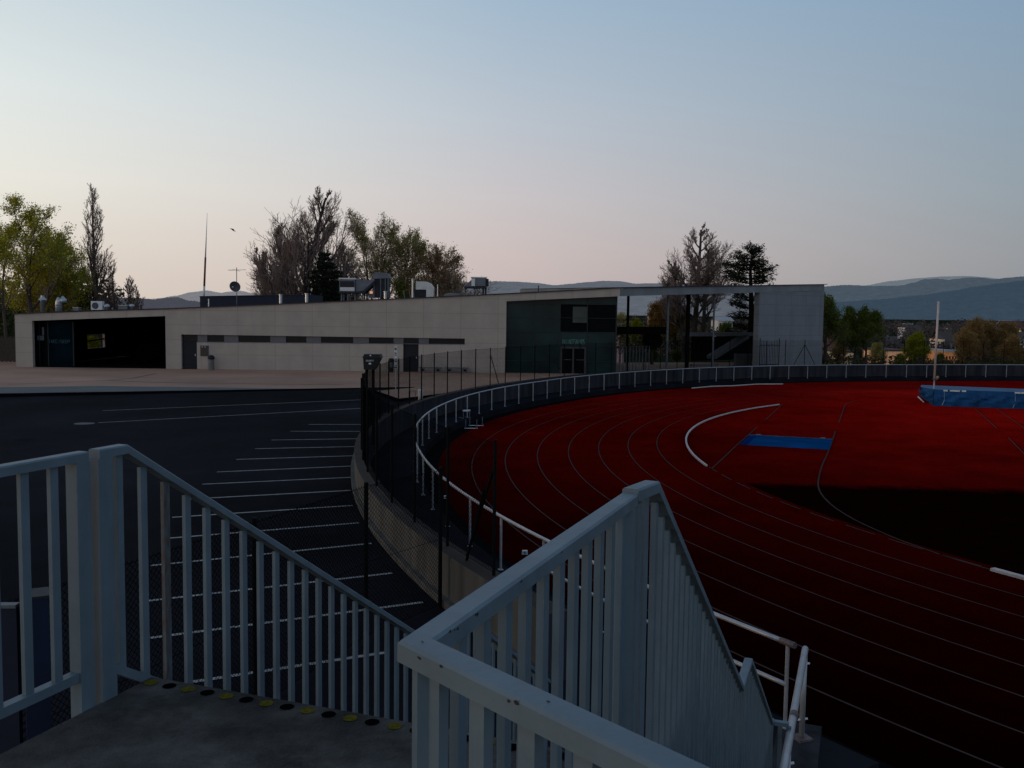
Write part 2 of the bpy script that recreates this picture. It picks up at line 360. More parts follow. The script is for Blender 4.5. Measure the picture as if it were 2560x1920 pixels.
# ------------------------------------------------------------------ running track
tr = MB()
ob = arcs(43.55, 262, 40, 0, 150)
tr.poly([(p.x, p.y, 0) for p in ob]+[(95, 60, 0), (95, -10, 0)])
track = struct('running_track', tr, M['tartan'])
for k in range(1, 9):
    mb = MB().ribbon(arcs(R0+LANE*k, 245, 92, 0, 150, follow=False) if k < 8 else arcs(R0+LANE*k, 245, 125, 0, 150), .042, .005)
    build('lane_line', mb, M['laneline'], track)
z3 = lambda L: [G(1660+x/3.6867, 930+y/3.6867, 0) for x, y in L]
z2 = lambda L: [G(1760+x/2.765, 1180+y/2.765, 0) for x, y in L]
z4 = lambda L: [G(1800+x/2.91, 520+y/2.91, 0) for x, y in L]
for L in (z3([(1790,260),(1740,272),(1700,285),(1680,296),(1665,310),(1640,385),(1612,465)]),
          z3([(1580,545),(1545,650),(1500,770),(1470,830),(1455,870),(1440,915),(1430,960),(1421,1005),(1420,1040),(1425,1070),(1435,1100),(1455,1133),(1480,1165),(1525,1210),(1580,1255),(1660,1308),(1750,1360),(1850,1410),(1950,1455),(2080,1512),(2200,1560)])+z2([(1650,578),(1800,625),(2030,690)]),
          z3([(435,895),(560,780),(680,665),(770,587),(855,512)]), z3([(935,440),(1010,372),(1095,295)]),
          z4([(1350,1357),(1450,1353)]), z4([(1855,1460),(2015,1605)]), z4([(2015,1465),(2212,1600)]), [G(2521,1095,0), G(2600,1175,0)]):
    build('approach_line', MB().ribbon(L, .055, .009), M['laneline'], track)
# dashed continuation of the kerb
zz = z2([(130,40),(690,275),(1200,455),(2040,690)])
ang = lambda p: math.degrees(math.atan2(p.y-CY, p.x-CX)) % 360
t_s, t_e = ang(G(1765,1166,0)), ang(G(2490,1425,0))
nd = 9
for i in range(nd):
    a = t_s+(t_e-t_s)*(i+.08)/nd; b = t_s+(t_e-t_s)*(i+.78)/nd
    build('kerb_dash', MB().ribbon(arcs(R0-.1, a, b, 0, 10, False), .05, .009), M['laneline'], track)
# dark grass inside the bend, 4 mm above the red sheet
gr = MB(); e0, e1 = G(1868, 1212, 0), G(2300, 1221, 0); e2 = G(2410, 1226, 0)
ge = (e2-e0).normalized(); gn = Vector((ge.y, -ge.x, 0)); off = gn*-1.3       # worn, fading edge of the grass
e0b, e1b, e2b = e0+off, e1+off, e2+off; gp = [e1b, e0b]
nt = M['grass'].node_tree; N = nt.nodes; L = nt.links
tc = N.new('ShaderNodeTexCoord'); dt = N.new('ShaderNodeVectorMath'); dt.operation = 'DOT_PRODUCT'; L.new(tc.outputs['Object'], dt.inputs[0]); dt.inputs[1].default_value = gn
nz = N.new('ShaderNodeTexNoise'); nz.inputs['Scale'].default_value = 1.1; nz.inputs['Detail'].default_value = 9; nz.inputs['Roughness'].default_value = .75; L.new(tc.outputs['Object'], nz.inputs['Vector'])
ad = N.new('ShaderNodeMath'); ad.operation = 'MULTIPLY_ADD'; L.new(nz.outputs['Fac'], ad.inputs[0]); ad.inputs[1].default_value = 2.2; L.new(dt.outputs['Value'], ad.inputs[2])
mr = N.new('ShaderNodeMapRange'); mr.interpolation_type = 'SMOOTHSTEP'; c_ = gn.dot(e0)+1.1; mr.inputs[1].default_value = c_-.9; mr.inputs[2].default_value = c_+.9; L.new(ad.outputs[0], mr.inputs[0])
tb = N.new('ShaderNodeBsdfTransparent'); mx = N.new('ShaderNodeMixShader'); L.new(mr.outputs[0], mx.inputs[0]); L.new(tb.outputs[0], mx.inputs[1]); L.new(N['Principled BSDF'].outputs[0], mx.inputs[2]); L.new(mx.outputs[0], N['Material Output'].inputs['Surface'])
t0g = ang(e0)-1.0
gp += [arc(R0-.35, t0g+(262-t0g)*i/40, 0, False) for i in range(41)]
gp += [Vector((95,-10,0)), Vector((95, 30, 0)), G(2700, 1236, 0)+off, e2b]
gr.poly([(p.x, p.y, .0045) for p in gp])
struct('infield_grass', gr, M['grass'])
# white raised kerbs
def kerbpiece(name, a, b, label, follow=False, Rr=R0-.05, z=0, n=40):
    mb = MB(); wallring(mb, Rr-.04, Rr+.04, a, b, z, z+.055, n)
    if follow is False: pass
    return mb
def plain_ring(Ra, Rb, t0, t1, z0, z1, n=40):
    mb = MB()
    for i in range(n):
        A = [arc(r, t0+(t1-t0)*k/n, 0, False) for k in (i, i+1) for r in (Ra, Rb)]
        f = lambda p, z: (p.x, p.y, z)
        mb.hexa([f(A[0],z0), f(A[2],z0), f(A[3],z0), f(A[1],z0)], [f(A[0],z1), f(A[2],z1), f(A[3],z1), f(A[1],z1)])
    return mb
ta, tb = ang(G(1931,1011,0)), ang(G(1765,1166,0))
solo('track_kerb', plain_ring(R0-.07, R0, ta, tb, .0, .06), M['kerbwhite'], 'white raised kerb curving round the inside of the bend beside the blue pit', 'kerb', arc(R0, 180))
ta = ang(G(2494,1424,0))
solo('track_kerb', plain_ring(R0-.1, R0+.05, ta, ta+12, .0, .06, 14), M['kerbwhite'], 'short white raised kerb at the right edge along the dark infield', 'kerb', arc(R0, ta))
hp = [G(1730,972,0), G(1780,967.5,0), G(1835,966,0), G(1890,962,0), G(1957,961.5,0)]
mb = MB(); mb.tube([(p.x, p.y, .05) for p in hp], .05, 6)
solo('track_kerb', mb, M['kerbwhite'], 'thin white kerb lying along the far outer edge of the track', 'kerb', hp[0])
# water jump pit
q = [G(1873,1090,0), G(2080,1101,0), G(2073,1125,0), G(1848,1112,0)]
pit = thing('water_jump_pit', 'sunken blue steeplechase water jump pit set in the red infield', 'water jump', (q[3].x, q[3].y, 0))
mb = MB(); mb.poly([(p.x, p.y, .012) for p in (q[3], q[2], q[1], q[0])])
build('pit_basin', mb, M['pit'], pit)
mb = MB(); f = lambda a, b, t: a+(b-a)*t
mb.poly([(p.x, p.y, .016) for p in (q[3], f(q[3],q[2],.09), f(q[0],q[1],.09), q[0])]); build('shaded_end', mb, M['water'], pit)  # darker blue strip paints shade into the flat pit sheet
mb = MB(); mb.bar((q[0].x, q[0].y, .04), (q[1].x, q[1].y, .04), .1, .05); build('barrier_sill', mb, M['matdark'], pit)
for t in (.12, .9):
    p = f(q[0], q[1], t); build('socket_cap', MB().box((p.x, p.y+.1, .05), (.22,.12,.07)), M['metald'], pit)
# ------------------------------------------------------------------ walkway, gutter, retaining wall
gt = MB(); ring(gt, 43.3, 43.92, 215, 60, .006); struct('gutter', gt, M['gutter'])
wk = MB(); wallring(wk, 43.9, 45.62, 214, 60, -.2, .3); 
wk_o = struct('walkway', wk, M['apron'])
# ground between stair foot, car park and track
sf = MB(); sf.poly([(p[0], p[1], .285) for p in ((-2.2,10.2),(-1.1,6.0),(1.2,2.0),(3.55,6.0),(3.75,11.6),(2.9,12.4),(1.4,13.3),(-.55,15.0),(-1.6,14.4))])
struct('stair_foot_paving', sf, M['apron'])
rw = MB(); wallring(rw, 45.62, 46.0, 209, 60, -.4, 1.3, 160, 0, 1, 2)
for i in range(60):                        # plinth on the car-park side
    t = 209+(176-209)*i/60; t1 = 209+(176-209)*(i+1)/60
    A = [arc(r, a) for a in (t, t1) for r in (46.0, 46.1)]; z0 = .1
    f2 = lambda p, z: (p.x, p.y, z)
    zt = [lotz(p.x, p.y)+.14 for p in A]
    rw.hexa([f2(A[0],z0), f2(A[2],z0), f2(A[3],z0), f2(A[1],z0)], [f2(A[0],zt[0]), f2(A[2],zt[2]), f2(A[3],zt[3]), f2(A[1],zt[1])], 2)
solo('retaining_wall', rw, [M['wall'], M['coping'], M['wallout']], 'long curved concrete retaining wall with dark mossy top round the outside of the track', 'wall', arc(45.8, 180))
# curved pipe rail round the track
rl = thing('track_railing', 'long curved galvanised pipe railing round the outside of the running track', 'railing', arc(44.1, 200, .3))
tp = arcs(44.1, 212.4, 62, 1.4, 220)
build('handrail', MB().tube(tp, .033, 8), M['galv'], rl, smooth=True)
angs = walk(44.1, 212.4, 62, 2.02)
first = None
for i, t in enumerate(angs[:100]):
    p = arc(44.1, t, .3)
    mb = MB().tube([(p.x, p.y, .3), (p.x, p.y, 1.37)], .026, 8); mb.box((p.x, p.y, .308), (.09,.09,.015), math.radians(t))
    if first is None: first = build('post', mb, M['galv'], rl, smooth=False); p0 = p
    else: copy_part(first, rl, p-p0)
build('mid_rail', MB().tube(arcs(44.1, 212.4, angs[3], .86, 24), .03, 8), M['galv'], rl, smooth=True)
for t in angs[:3]:
    a = arcs(44.1, t+.15, t-.15, 1.4, 2); build('joint_sleeve', MB().tube(a, .042, 8), M['rust'], rl)
# straight pipe rail beside the stair foot
ra, rb = G(2013,1622,1.4), G(1960,1920,1.4); rd = (rb-ra).normalized(); re = ra+rd*7
s2 = thing('pipe_railing', 'straight galvanised pipe handrail running past the foot of the stairs on the right', 'railing', (ra.x, ra.y, .3))
build('handrail', MB().tube([ra, re], .04, 10), M['galv'], s2, smooth=True)
jm = G(1985, 1790, 1.4); build('joint_sleeve', MB().tube([jm-rd*.06, jm+rd*.06], .046, 10), M['rust'], s2, smooth=True)
for d in (.12, 2.9, 5.6):
    p = ra+rd*d
    po = build('post', MB().tube([(p.x, p.y, .3), (p.x, p.y, 1.38)], .035, 10), M['galv'], s2, smooth=True)
    build('base_plate', MB().box((p.x, p.y, .315), (.2,.2,.03), .35), M['rust'], po)
    for z in (.55, 1.25): build('bolt', MB().tube([(p.x-.06, p.y-.02, z), (p.x+.07, p.y+.02, z)], .014, 6), M['white'], po)
kb = MB(); nn = Vector((-rd.y, rd.x, 0))
P4 = [ra+nn*.22-rd*.35, ra-nn*.3-rd*.35, re-nn*.3, re+nn*.22]
kb.hexa([(p.x, p.y, -.1) for p in P4], [(p.x, p.y, .302) for p in P4])
solo('concrete_plinth', kb, M['wall'], 'low concrete plinth carrying the straight pipe handrail beside the stairs', 'plinth', (ra.x, ra.y, 0))
# ------------------------------------------------------------------ chain link fences
def chain(mb, p, q, zb, zt, cell=.085, w=.0035):
    """diagonal wires on the panel between posts p and q, bottom zb=(p,q), top zt=(p,q)"""
    L = (Vector((q[0],q[1],0))-Vector((p[0],p[1],0))).length
    H = max(zt[0]-zb[0], zt[1]-zb[1])
    def pt(u, v):
        t = u/L; x = p[0]+(q[0]-p[0])*t; y = p[1]+(q[1]-p[1])*t
        b = zb[0]+(zb[1]-zb[0])*t; tt = zt[0]+(zt[1]-zt[0])*t
        return (x, y, b+(tt-b)*v/H)
    s = -H
    while s < L:
        for sgn in (1, -1):
            u0, u1 = max(0, s), min(L, s+H)
            if u1-u0 < .02: continue
            v0, v1 = (u0-s), (u1-s)
            if sgn < 0: v0, v1 = H-v0, H-v1
            mb.tube([pt(u0, v0), pt(u1, v1)], w, 3, cap=False)
        s += cell
def fence(name, label, posts, zb, zt, r, cell, w, group=None, braces=()):
    """posts: list of (x,y); zb/zt functions or numbers of the index"""
    n = len(posts); B = [zb(i) if callable(zb) else zb for i in range(n)]; T = [zt(i) if callable(zt) else zt for i in range(n)]
    o = thing(name, label, 'fence', (posts[0][0], posts[0][1], B[0]), group)
    for i, p in enumerate(posts):
        build('post', MB().tube([(p[0], p[1], B[i]-.05), (p[0], p[1], T[i]+.04)], r, 8), M['fence'], o)
    mb = MB()
    for i in range(n-1): chain(mb, posts[i], posts[i+1], (B[i]+.04, B[i+1]+.04), (T[i], T[i+1]), cell, w)
    build('wire_mesh', mb, M['wire'], o)
    mb = MB()
    for i in range(n-1):
        for k in (0.02, .5, .99):
            a = B[i]+(T[i]-B[i])*k; b = B[i+1]+(T[i+1]-B[i+1])*k
            mb.tube([(posts[i][0], posts[i][1], a), (posts[i+1][0], posts[i+1][1], b)], w*1.2, 3, cap=False)
    build('tension_wire', mb, M['wire'], o)
    for a, b in braces: build('brace', MB().tube([a, b], r*.9, 8), M['fence'], o)
    return o
FA = walk(45.78, 206.4, 64, 2.05)
fp = [arc(45.78, t) for t in FA]
def brace_at(i, s, far=False):
    a = fp[i]; b = fp[i+s]; return ((a.x, a.y, 3.1), (a.x+(b.x-a.x)*.55, a.y+(b.y-a.y)*.55, 1.35))
i_near = min(range(len(fp)), key=lambda i: abs(fp[i].y-54.2) if fp[i].x < 3 else 99)
i_far = min(range(len(fp)), key=lambda i: (fp[i].xy-Vector(D(2042, 850, 79.5)[:2])).length)
fence('chain_link_fence', 'long curved dark chain link fence standing on the retaining wall round the track', [(p.x, p.y) for p in fp], 1.3, 3.45, .028, .085, .0027,
      braces=[brace_at(0, 1), brace_at(i_near, 1), brace_at(i_far, 1), brace_at(i_far, -1), ((-.42,14.98,2.7), (-.78,15.95,1.1))])
p0 = Vector((-1.2, 16.05)); p1 = Vector((-2.24, 14.5)); dd = Vector((-.365, -.931)).normalized()
np_ = [p0, p1]+[p1+dd*2.8*k for k in range(1, 5)]
fence('chain_link_fence', 'near dark chain link fence dropping between the left stair railing and the parking lot', [(p.x, p.y) for p in np_], lambda i: lotz(*np_[i]), 2.82, .034, .078, .0036)
# ------------------------------------------------------------------ stairs and landing
AD = Vector((math.sin(math.radians(20)), math.cos(math.radians(20)), 0)); AN = Vector((AD.y, -AD.x, 0)); LZ = 3.8
SL = Vector((-1.72, 4.16, 0)); SR = SL+AN*2.36; EL = SL+AD*.125; ER = SR+AD*.125
st = thing('concrete_staircase', 'worn concrete landing and staircase going down toward the running track', 'staircase', (SL.x, SL.y, .3))
Lp = [EL+AN*.03, ER+AN*.1, SR+AN*.06-AD*.3, Vector((-.12, 1.62, 0)), Vector((1.55, -.35, 0)), Vector((1.55, -2.2, 0)), SL+AN*.03-AD*6.2]
mb = MB(); P = [(p.x, p.y) for p in Lp]; nP = len(P)
mb.poly([(x, y, LZ) for x, y in P][::-1]); mb.poly([(x, y, LZ-.22) for x, y in P])
for i in range(nP):
    (x0, y0), (x1, y1) = P[i], P[(i+1) % nP]; mb.poly(((x0,y0,LZ), (x1,y1,LZ), (x1,y1,LZ-.22), (x0,y0,LZ-.22)))
build('landing_slab', mb, M['landing'], st)
def step(t0, t1, z):
    a = EL+AN*.03; b = ER+AN*.1
    q = [a+AD*t0, b+AD*t0, b+AD*t1, a+AD*t1]
    return MB().hexa([(p.x, p.y, z-.6) for p in q], [(p.x, p.y, z) for p in q])
z = LZ
for i in range(10):
    z -= .1736; build('step', step(.29*i+.002, .29*(i+1), z), M['landing'], st)
z = LZ-1.91; build('mid_landing', step(2.902, 3.70, z), M['landing'], st)
for i in range(8):
    z -= .1767; build('step', step(3.702+.285*i, 3.70+.285*(i+1), z), M['landing'], st)
mb = MB()
for sgn, o in ((-1, EL+AN*.03), (1, ER+AN*.1)):      # side cheeks under the flights
    a = o+AN*sgn*.002; b = a+AN*sgn*.14
    for (t0, z0), (t1, z1) in (((0,LZ-.22),(2.9,LZ-1.95)), ((2.9,LZ-1.95),(3.7,LZ-1.95)), ((3.7,LZ-1.95),(6.3,.25))):
        q = [a+AD*t0, b+AD*t0, b+AD*t1, a+AD*t1]; zz4 = [z0, z0, z1, z1]
        mb.hexa([(p.x, p.y, .2) for p in q], [(p.x, p.y, zc+.02) for p, zc in zip(q, zz4)])
build('side_wall', mb, M['wall'], st)
dl, dr = G(352,1701,LZ), G(1233,1847,LZ); DN = 12
dot = []
xs_ = [352, 393, 440, 488, 540, 596, 648, 700, 758, 815, 868, 930, 985, 1040, 1103, 1165, 1233]
ln = (SR-SL)
for i in range(23):
    p = EL+AN*(.075+.103*i)-AD*.06
    m = M['dotY'] if i % 2 == 0 else M['dotK']
    mb = MB(); mb.poly([(p.x+.031*math.cos(2*PI*k/18), p.y+.031*math.sin(2*PI*k/18), LZ+.003) for k in range(18)])
    build('edge_dot', mb, m, st)
# bar railings -------------------------------------------------------
TOP, BOT = 1.1, .15
def railing(name, label, path, cat='railing', bal=.145, start=.11, bw=.04, tw=.06, th=.04, posts=(), bottom=True, bots=None, rusty=()):
    """path: list of floor-following points (x,y,zfloor); the top rail runs 1.1 m above"""
    path = [Vector(p) for p in path]
    o = thing(name, label, cat, path[0])
    bots = bots or [BOT]*len(path)
    sec = []
    for i, p in enumerate(path):
        d1 = (path[i]-path[i-1]) if i else (path[1]-path[0]); d2 = (path[i+1]-path[i]) if i+1 < len(path) else d1
        d1 = Vector((d1.x, d1.y, 0)).normalized(); d2 = Vector((d2.x, d2.y, 0)).normalized()
        n_ = Vector((-(d1+d2).y, (d1+d2).x, 0)).normalized(); n_ = n_/max(n_.dot(Vector((-d1.y, d1.x, 0))), .3)*tw/2
        sec.append((p-n_, p+n_))
    for ii, (a, b) in enumerate(zip(path, path[1:])):
        (a0, a1), (b0, b1) = sec[ii], sec[ii+1]; z0_, z1_ = Vector((0,0,TOP-th)), Vector((0,0,TOP))
        ch = .006; q0 = [a0, b0, b1, a1]
        c0 = [a0+(a1-a0)*.1, b0+(b1-b0)*.1, b1+(b0-b1)*.1, a1+(a0-a1)*.1]
        mbr = MB(); n0 = 0; mbr.v = [tuple(v) for v in [p+z0_ for p in q0]+[p+z1_-Vector((0,0,ch)) for p in q0]+[p+z1_ for p in c0]]
        mbr.f = [(3,2,1,0),(0,1,5,4),(2,3,7,6),(4,5,9,8),(6,7,11,10),(8,9,10,11)]+([(3,0,4,7),(7,4,8,11)] if ii == 0 else [])+([(1,2,6,5),(5,6,10,9)] if ii == len(path)-2 else [])
        mbr.m = [0]*len(mbr.f); build('top_rail', mbr, M['rail'], o)
        if bottom:
            build('bottom_rail', MB().bar(a+Vector((0,0,bots[ii])), b+Vector((0,0,bots[ii+1])), .045, .04), M['rail'], o)
    # balusters
    segs = [((b-a).xy.length, a, b) for a, b in zip(path, path[1:])]
    total = sum(s[0] for s in segs); t = start; k = 0
    dirr = math.atan2((path[-1]-path[0]).y, (path[-1]-path[0]).x)
    while t < total-.03:
        u = t
        for ii, (L, a, b) in enumerate(segs):
            if u <= L: break
            u -= L
        p = a+(b-a)*(u/L)
        d = math.atan2((b-a).y, (b-a).x)
        hh = TOP-th-.002; z0 = bots[ii]+(bots[ii+1]-bots[ii])*(u/L)-.01
        slope = (b.z-a.z)/max(L, 1e-6)
        mb = MB().box((p.x, p.y, p.z+(z0+hh)/2), (bw, bw*.5, hh-z0-.002-abs(slope)*.02), d)
        build('baluster', mb, M['rustbar'] if k in rusty else M['rail'], o)
        t += bal; k += 1
    for (p, w, zb) in posts:
        d = dirr
        build('post', MB().box((p[0], p[1], p[2]+(TOP-th+zb)/2), (w, w*.8, TOP-th-zb), d), M['rail'], o)
    return o
V = lambda p, z: (p.x, p.y, z)
# left landing panel (like a gate), runs back past the camera on the left
lp = SL-AD*.2; g1 = lp-AD*.03; g0 = g1-AD*3.6
railing('landing_railing', 'blue grey bar railing panel along the left edge of the landing', [V(g1, LZ), V(g0, LZ)], start=.165, posts=[(V(g1-AD*.03, LZ), .075, -.2), (V(g1-AD*1.9, LZ), .06, 0)])
# left stair railing
top = SL; bot1 = SL+AD*3.0; bot2 = SL+AD*3.7; bot3 = SL+AD*6.3
l0 = lp+AD*.03
railing('stair_railing', 'left blue grey bar railing sloping down the stairs, one rust stained bar', [V(l0, LZ), V(SL, LZ), V(bot1, LZ-.605*3.0), V(bot2, LZ-.605*3.0), V(bot3, LZ-.605*5.6)], start=.135, bal=.15, bots=[.165, .06, .05, .05, .05],
        posts=[(V(l0+AD*.03, LZ), .085, -.03)], rusty=(2,))
# right landing corner railing (two arms)
cA, cB = Vector((-.17, 1.70, 0)), Vector((.40, 3.15, 0)); bd = (Vector((.2,1.22,0))-Vector((-.19,1.68,0))).normalized()
cE = cA+bd*2.4
o = railing('landing_railing', 'blue grey corner railing with chipped paint in the right foreground', [V(cB, LZ), V(cA, LZ), V(cE, LZ)], start=.1, bal=.127, posts=[(V(cB-(cB-cA).normalized()*.05, LZ), .06, 0), (V(cA+bd*.03, LZ), .05, 0)])
# paint chips on the corner railing
rng = random.Random(3); ua = (cB-cA).normalized()
na = Vector((ua.y, -ua.x, 0)); nb = Vector((-bd.y, bd.x, 0))
def chip(c, du, dv, s):
    mb = MB(); k = 9; mb.poly([tuple(c+du*s*rng.uniform(.5,1.1)*math.cos(2*PI*i/k)+dv*s*.6*rng.uniform(.5,1.1)*math.sin(2*PI*i/k)) for i in range(k)])
    build('paint_chip', mb, M['chip'], o)
zt = LZ+TOP+.0012; zs_ = LZ+TOP-.02
for d in (.08, .1, .115, .2, .21, .46, .75): chip(cA+ua*d+na*.0312+Vector((0,0,LZ+TOP-rng.uniform(.004,.012))), ua, Vector((0,0,1)), rng.uniform(.003,.008))
for d in (.05, .055, .12, .3, .32): chip(cA+bd*d-nb*.0312+Vector((0,0,LZ+TOP-rng.uniform(.004,.014))), bd, Vector((0,0,1)), rng.uniform(.003,.008))
for d in (.02, .36): chip(cA+bd*d+Vector((0,0,zt)), bd, nb, .005)
# right stair railing
r0 = cB+ua*.012; LZr = LZ+.014
r1 = Vector((.50, 3.32, 0))
b1 = r1+AD*3.16; b2 = r1+AD*3.71; b3 = r1+AD*6.13; b4 = b3+AD*.06
railing('stair_railing', 'right blue grey bar railing descending the stairs in two flights', [V(r0, LZr), V(r1, LZr), V(b1, LZ-1.912), V(b2, LZ-1.912), V(b3, LZ-3.38), V(b4, LZ-3.38)], start=.12, bal=.128, bw=.042, bots=[.165, .08, .05, .05, .05, .05],
        posts=[(V(r0+AD*.03, LZ), .07, -.05), (V(b1+AD*.05, LZ-1.912), .06, 0), (V(b4, LZ-3.38), .06, 0)])
e0 = b4+AN*.03; e1_ = e0+AN*.14
railing('end_railing', 'short blue grey railing closing the foot of the stairs by the pipe handrail', [V(e0, LZ-3.4), V(e1_, LZ-3.4)], start=.06, bal=.1, posts=[(V(e1_, LZ-3.4), .05, 0)])
# navy gate post and panel left of the landing
c0 = D(70, 1500, 6.2); c1_ = D(-60, 1528, 6.2)
cb = thing('steel_gate', 'navy steel gate post and panel standing in the dark left of the landing railing', 'gate', (c0.x, 6.3, .3))
build('post', MB().box((c0.x, 6.3, (c0.z+.28)/2), (.15,.2,c0.z-.28), .5), M['bluecab'], cb)
build('cap', MB().box((c0.x, 6.3, c0.z+.012), (.17,.22,.02), .5), M['louvre'], cb)
build('panel', MB().box((c0.x-.95, 6.25, (c1_.z+.4)/2), (1.66,.05,c1_.z-.4), .06), M['steelblue'], cb)
build('top_edge', MB().box((c0.x-.95, 6.25, c1_.z+.012), (1.66,.07,.022), .06), M['metald'], cb)
# ------------------------------------------------------------------ the sports hall
FY = 69.4
W = lambda px, py, Y=FY: D(px, py, Y)
def lerpz(pts):
    pts = sorted((p.x, p.z) for p in pts)
    def f(x):
        for (a, za), (b, zb) in zip(pts, pts[1:]):
            if x <= b or (b, zb) == pts[-1]: return za+(zb-za)*(x-a)/(b-a)
    return f
zr = lerpz([W(47,783), W(231,774.5), W(414,770.6), W(640,761.5), W(1240,734.7), W(1548,718)])
def prism(mb, xz, y0, y1, mi=0):
    n = len(xz); b = len(mb.v)
    mb.v += [(x, y0, z) for x, z in xz]+[(x, y1, z) for x, z in xz]
    mb.f.append(tuple(b+i for i in range(n))); mb.m.append(mi)
    mb.f.append(tuple(b+n+i for i in range(n))[::-1]); mb.m.append(mi)
    for i in range(n):
        j = (i+1) % n; mb.f.append((b+i, b+n+i, b+n+j, b+j)); mb.m.append(mi)
    return mb
X = lambda px, py=850: W(px, py).x
xL, x82, x414, x453, x492, xS1, xG0, xG1 = X(38), X(81), X(414), X(453), X(492), X(1162), X(1265), X(1548)
hall = thing('sports_hall', 'long low exposed concrete sports hall with rising flat roof and glass entrance', 'building', (xL, FY, PZ))
CT = .06                                     # roof coping thickness, walls stop below it
def quadwall(x0, x1, zb0, zb1, top=None, y0=FY, y1=FY+.32):
    t0, t1 = (zr(x0)-CT, zr(x1)-CT) if top is None else top
    return prism(MB(), [(x0, zb0), (x1, zb1), (x1, t1), (x0, t0)], y0, y1)
sT = lambda x: W(453,836).z+(W(1162,846.5).z-W(453,836).z)*(x-x453)/(xS1-x453)
sB = lambda x: W(453,855).z+(W(1162,861.5).z-W(453,855).z)*(x-x453)/(xS1-x453)
zo0, zo1 = W(81,802).z, W(414,790).z
mb = quadwall(xL, x82, PZ, PZ)
for x0, x1, b0, b1 in ((x82, x414, zo0, zo1), (x414, x453, PZ, PZ)):
    m2 = quadwall(x0, x1, b0, b1); o_ = len(mb.v); mb.v += m2.v; mb.f += [tuple(i+o_ for i in f) for f in m2.f]; mb.m += m2.m
def merge(a, b): o_ = len(a.v); a.v += b.v; a.f += [tuple(i+o_ for i in f) for f in b.f]; a.m += b.m
nseg = 6
for i in range(nseg):
    a = x453+(xS1-x453)*i/nseg; b = x453+(xS1-x453)*(i+1)/nseg; merge(mb, quadwall(a, b, sT(a), sT(b)))
xd0, xd1 = X(1008), X(1046.5)
for a, b in ((x492, xd0), (xd1, xS1)): merge(mb, quadwall(a, b, PZ, PZ, (sB(a), sB(b))))
merge(mb, quadwall(xS1, xG0, PZ, PZ))
zg0, zg1 = W(1265,753).z, W(1548,740.5).z
merge(mb, quadwall(xG0, xG1, zg0, zg1))
build('wall', mb, M['conc'], hall)
# back and side walls
mb = MB(); YB = FY+18
zsl = zr(xL)-CT
prism(mb, [(xL, PZ), (xG1, PZ), (xG1, zr(xG1)-CT), (xL, zsl)], YB-.3, YB)
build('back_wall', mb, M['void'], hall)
hy0, hy1 = 80.6, 84.2; hz0, hz1 = D(231,870,82.3).z, D(231,835,82.3).z          # window in the end of the open bay
for nm, xx, ww, mm_ in (('side_wall', xL+.1, .2, 'conc'), ('bay_shade_lining', xL+.235, .06, 'void')):  # near-black lining added so the bay's side reads as shaded
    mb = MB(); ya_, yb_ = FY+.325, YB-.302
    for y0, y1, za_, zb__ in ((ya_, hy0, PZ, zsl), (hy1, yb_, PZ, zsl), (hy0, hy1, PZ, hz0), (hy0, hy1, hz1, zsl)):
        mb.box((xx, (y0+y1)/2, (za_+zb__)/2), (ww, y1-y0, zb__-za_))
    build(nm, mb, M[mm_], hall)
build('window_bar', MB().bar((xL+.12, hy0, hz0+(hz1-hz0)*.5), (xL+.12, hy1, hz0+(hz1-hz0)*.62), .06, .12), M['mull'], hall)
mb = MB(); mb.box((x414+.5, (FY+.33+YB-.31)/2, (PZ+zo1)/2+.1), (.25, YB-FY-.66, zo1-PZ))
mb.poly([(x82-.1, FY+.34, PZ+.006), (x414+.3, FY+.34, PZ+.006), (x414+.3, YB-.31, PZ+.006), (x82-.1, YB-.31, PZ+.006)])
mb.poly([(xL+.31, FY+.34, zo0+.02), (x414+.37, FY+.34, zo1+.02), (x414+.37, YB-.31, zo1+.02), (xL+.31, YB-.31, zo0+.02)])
build('bay_shade_lining', mb, M['void'], hall)  # near-black surfaces paint in the shade of the open bay
# glazed corner in the open bay, with lettering
y_ = FY+1.0
xa, xb, xc = W(84,850,y_).x, W(121,850,y_).x, W(182,850,y_).x
zt_ = lambda x: zo0-.12
mb = MB(); prism(mb, [(xa, PZ), (xb, PZ), (xb, zo0-.05), (xa, zo0-.05)], y_, y_+.05); build('glass_door', mb, M['darkglass'], hall)
mb = MB(); prism(mb, [(xb+.04, PZ), (xc, PZ), (xc, zo0-.02), (xb+.04, zo0-.02)], y_, y_+.06); tp_ = build('teal_panel', mb, M['teal2'], hall)
for x, w_ in ((xb, .07), (xc+.05, .07), (xa+.45, .04)): build('mullion', MB().box((x, y_+.02, (PZ+zo0)/2), (w_, .14, zo0-PZ-.1)), M['mull'], hall)
mb = MB(); mb.box((W(102,848,y_).x, y_-.02, W(102,845,y_).z), (.5,.03,.34)); mb.box((W(108,830,y_).x, y_-.02, W(110,828,y_).z), (.14,.03,.6)); build('door_notice', mb, M['metald'], tp_ if False else hall)
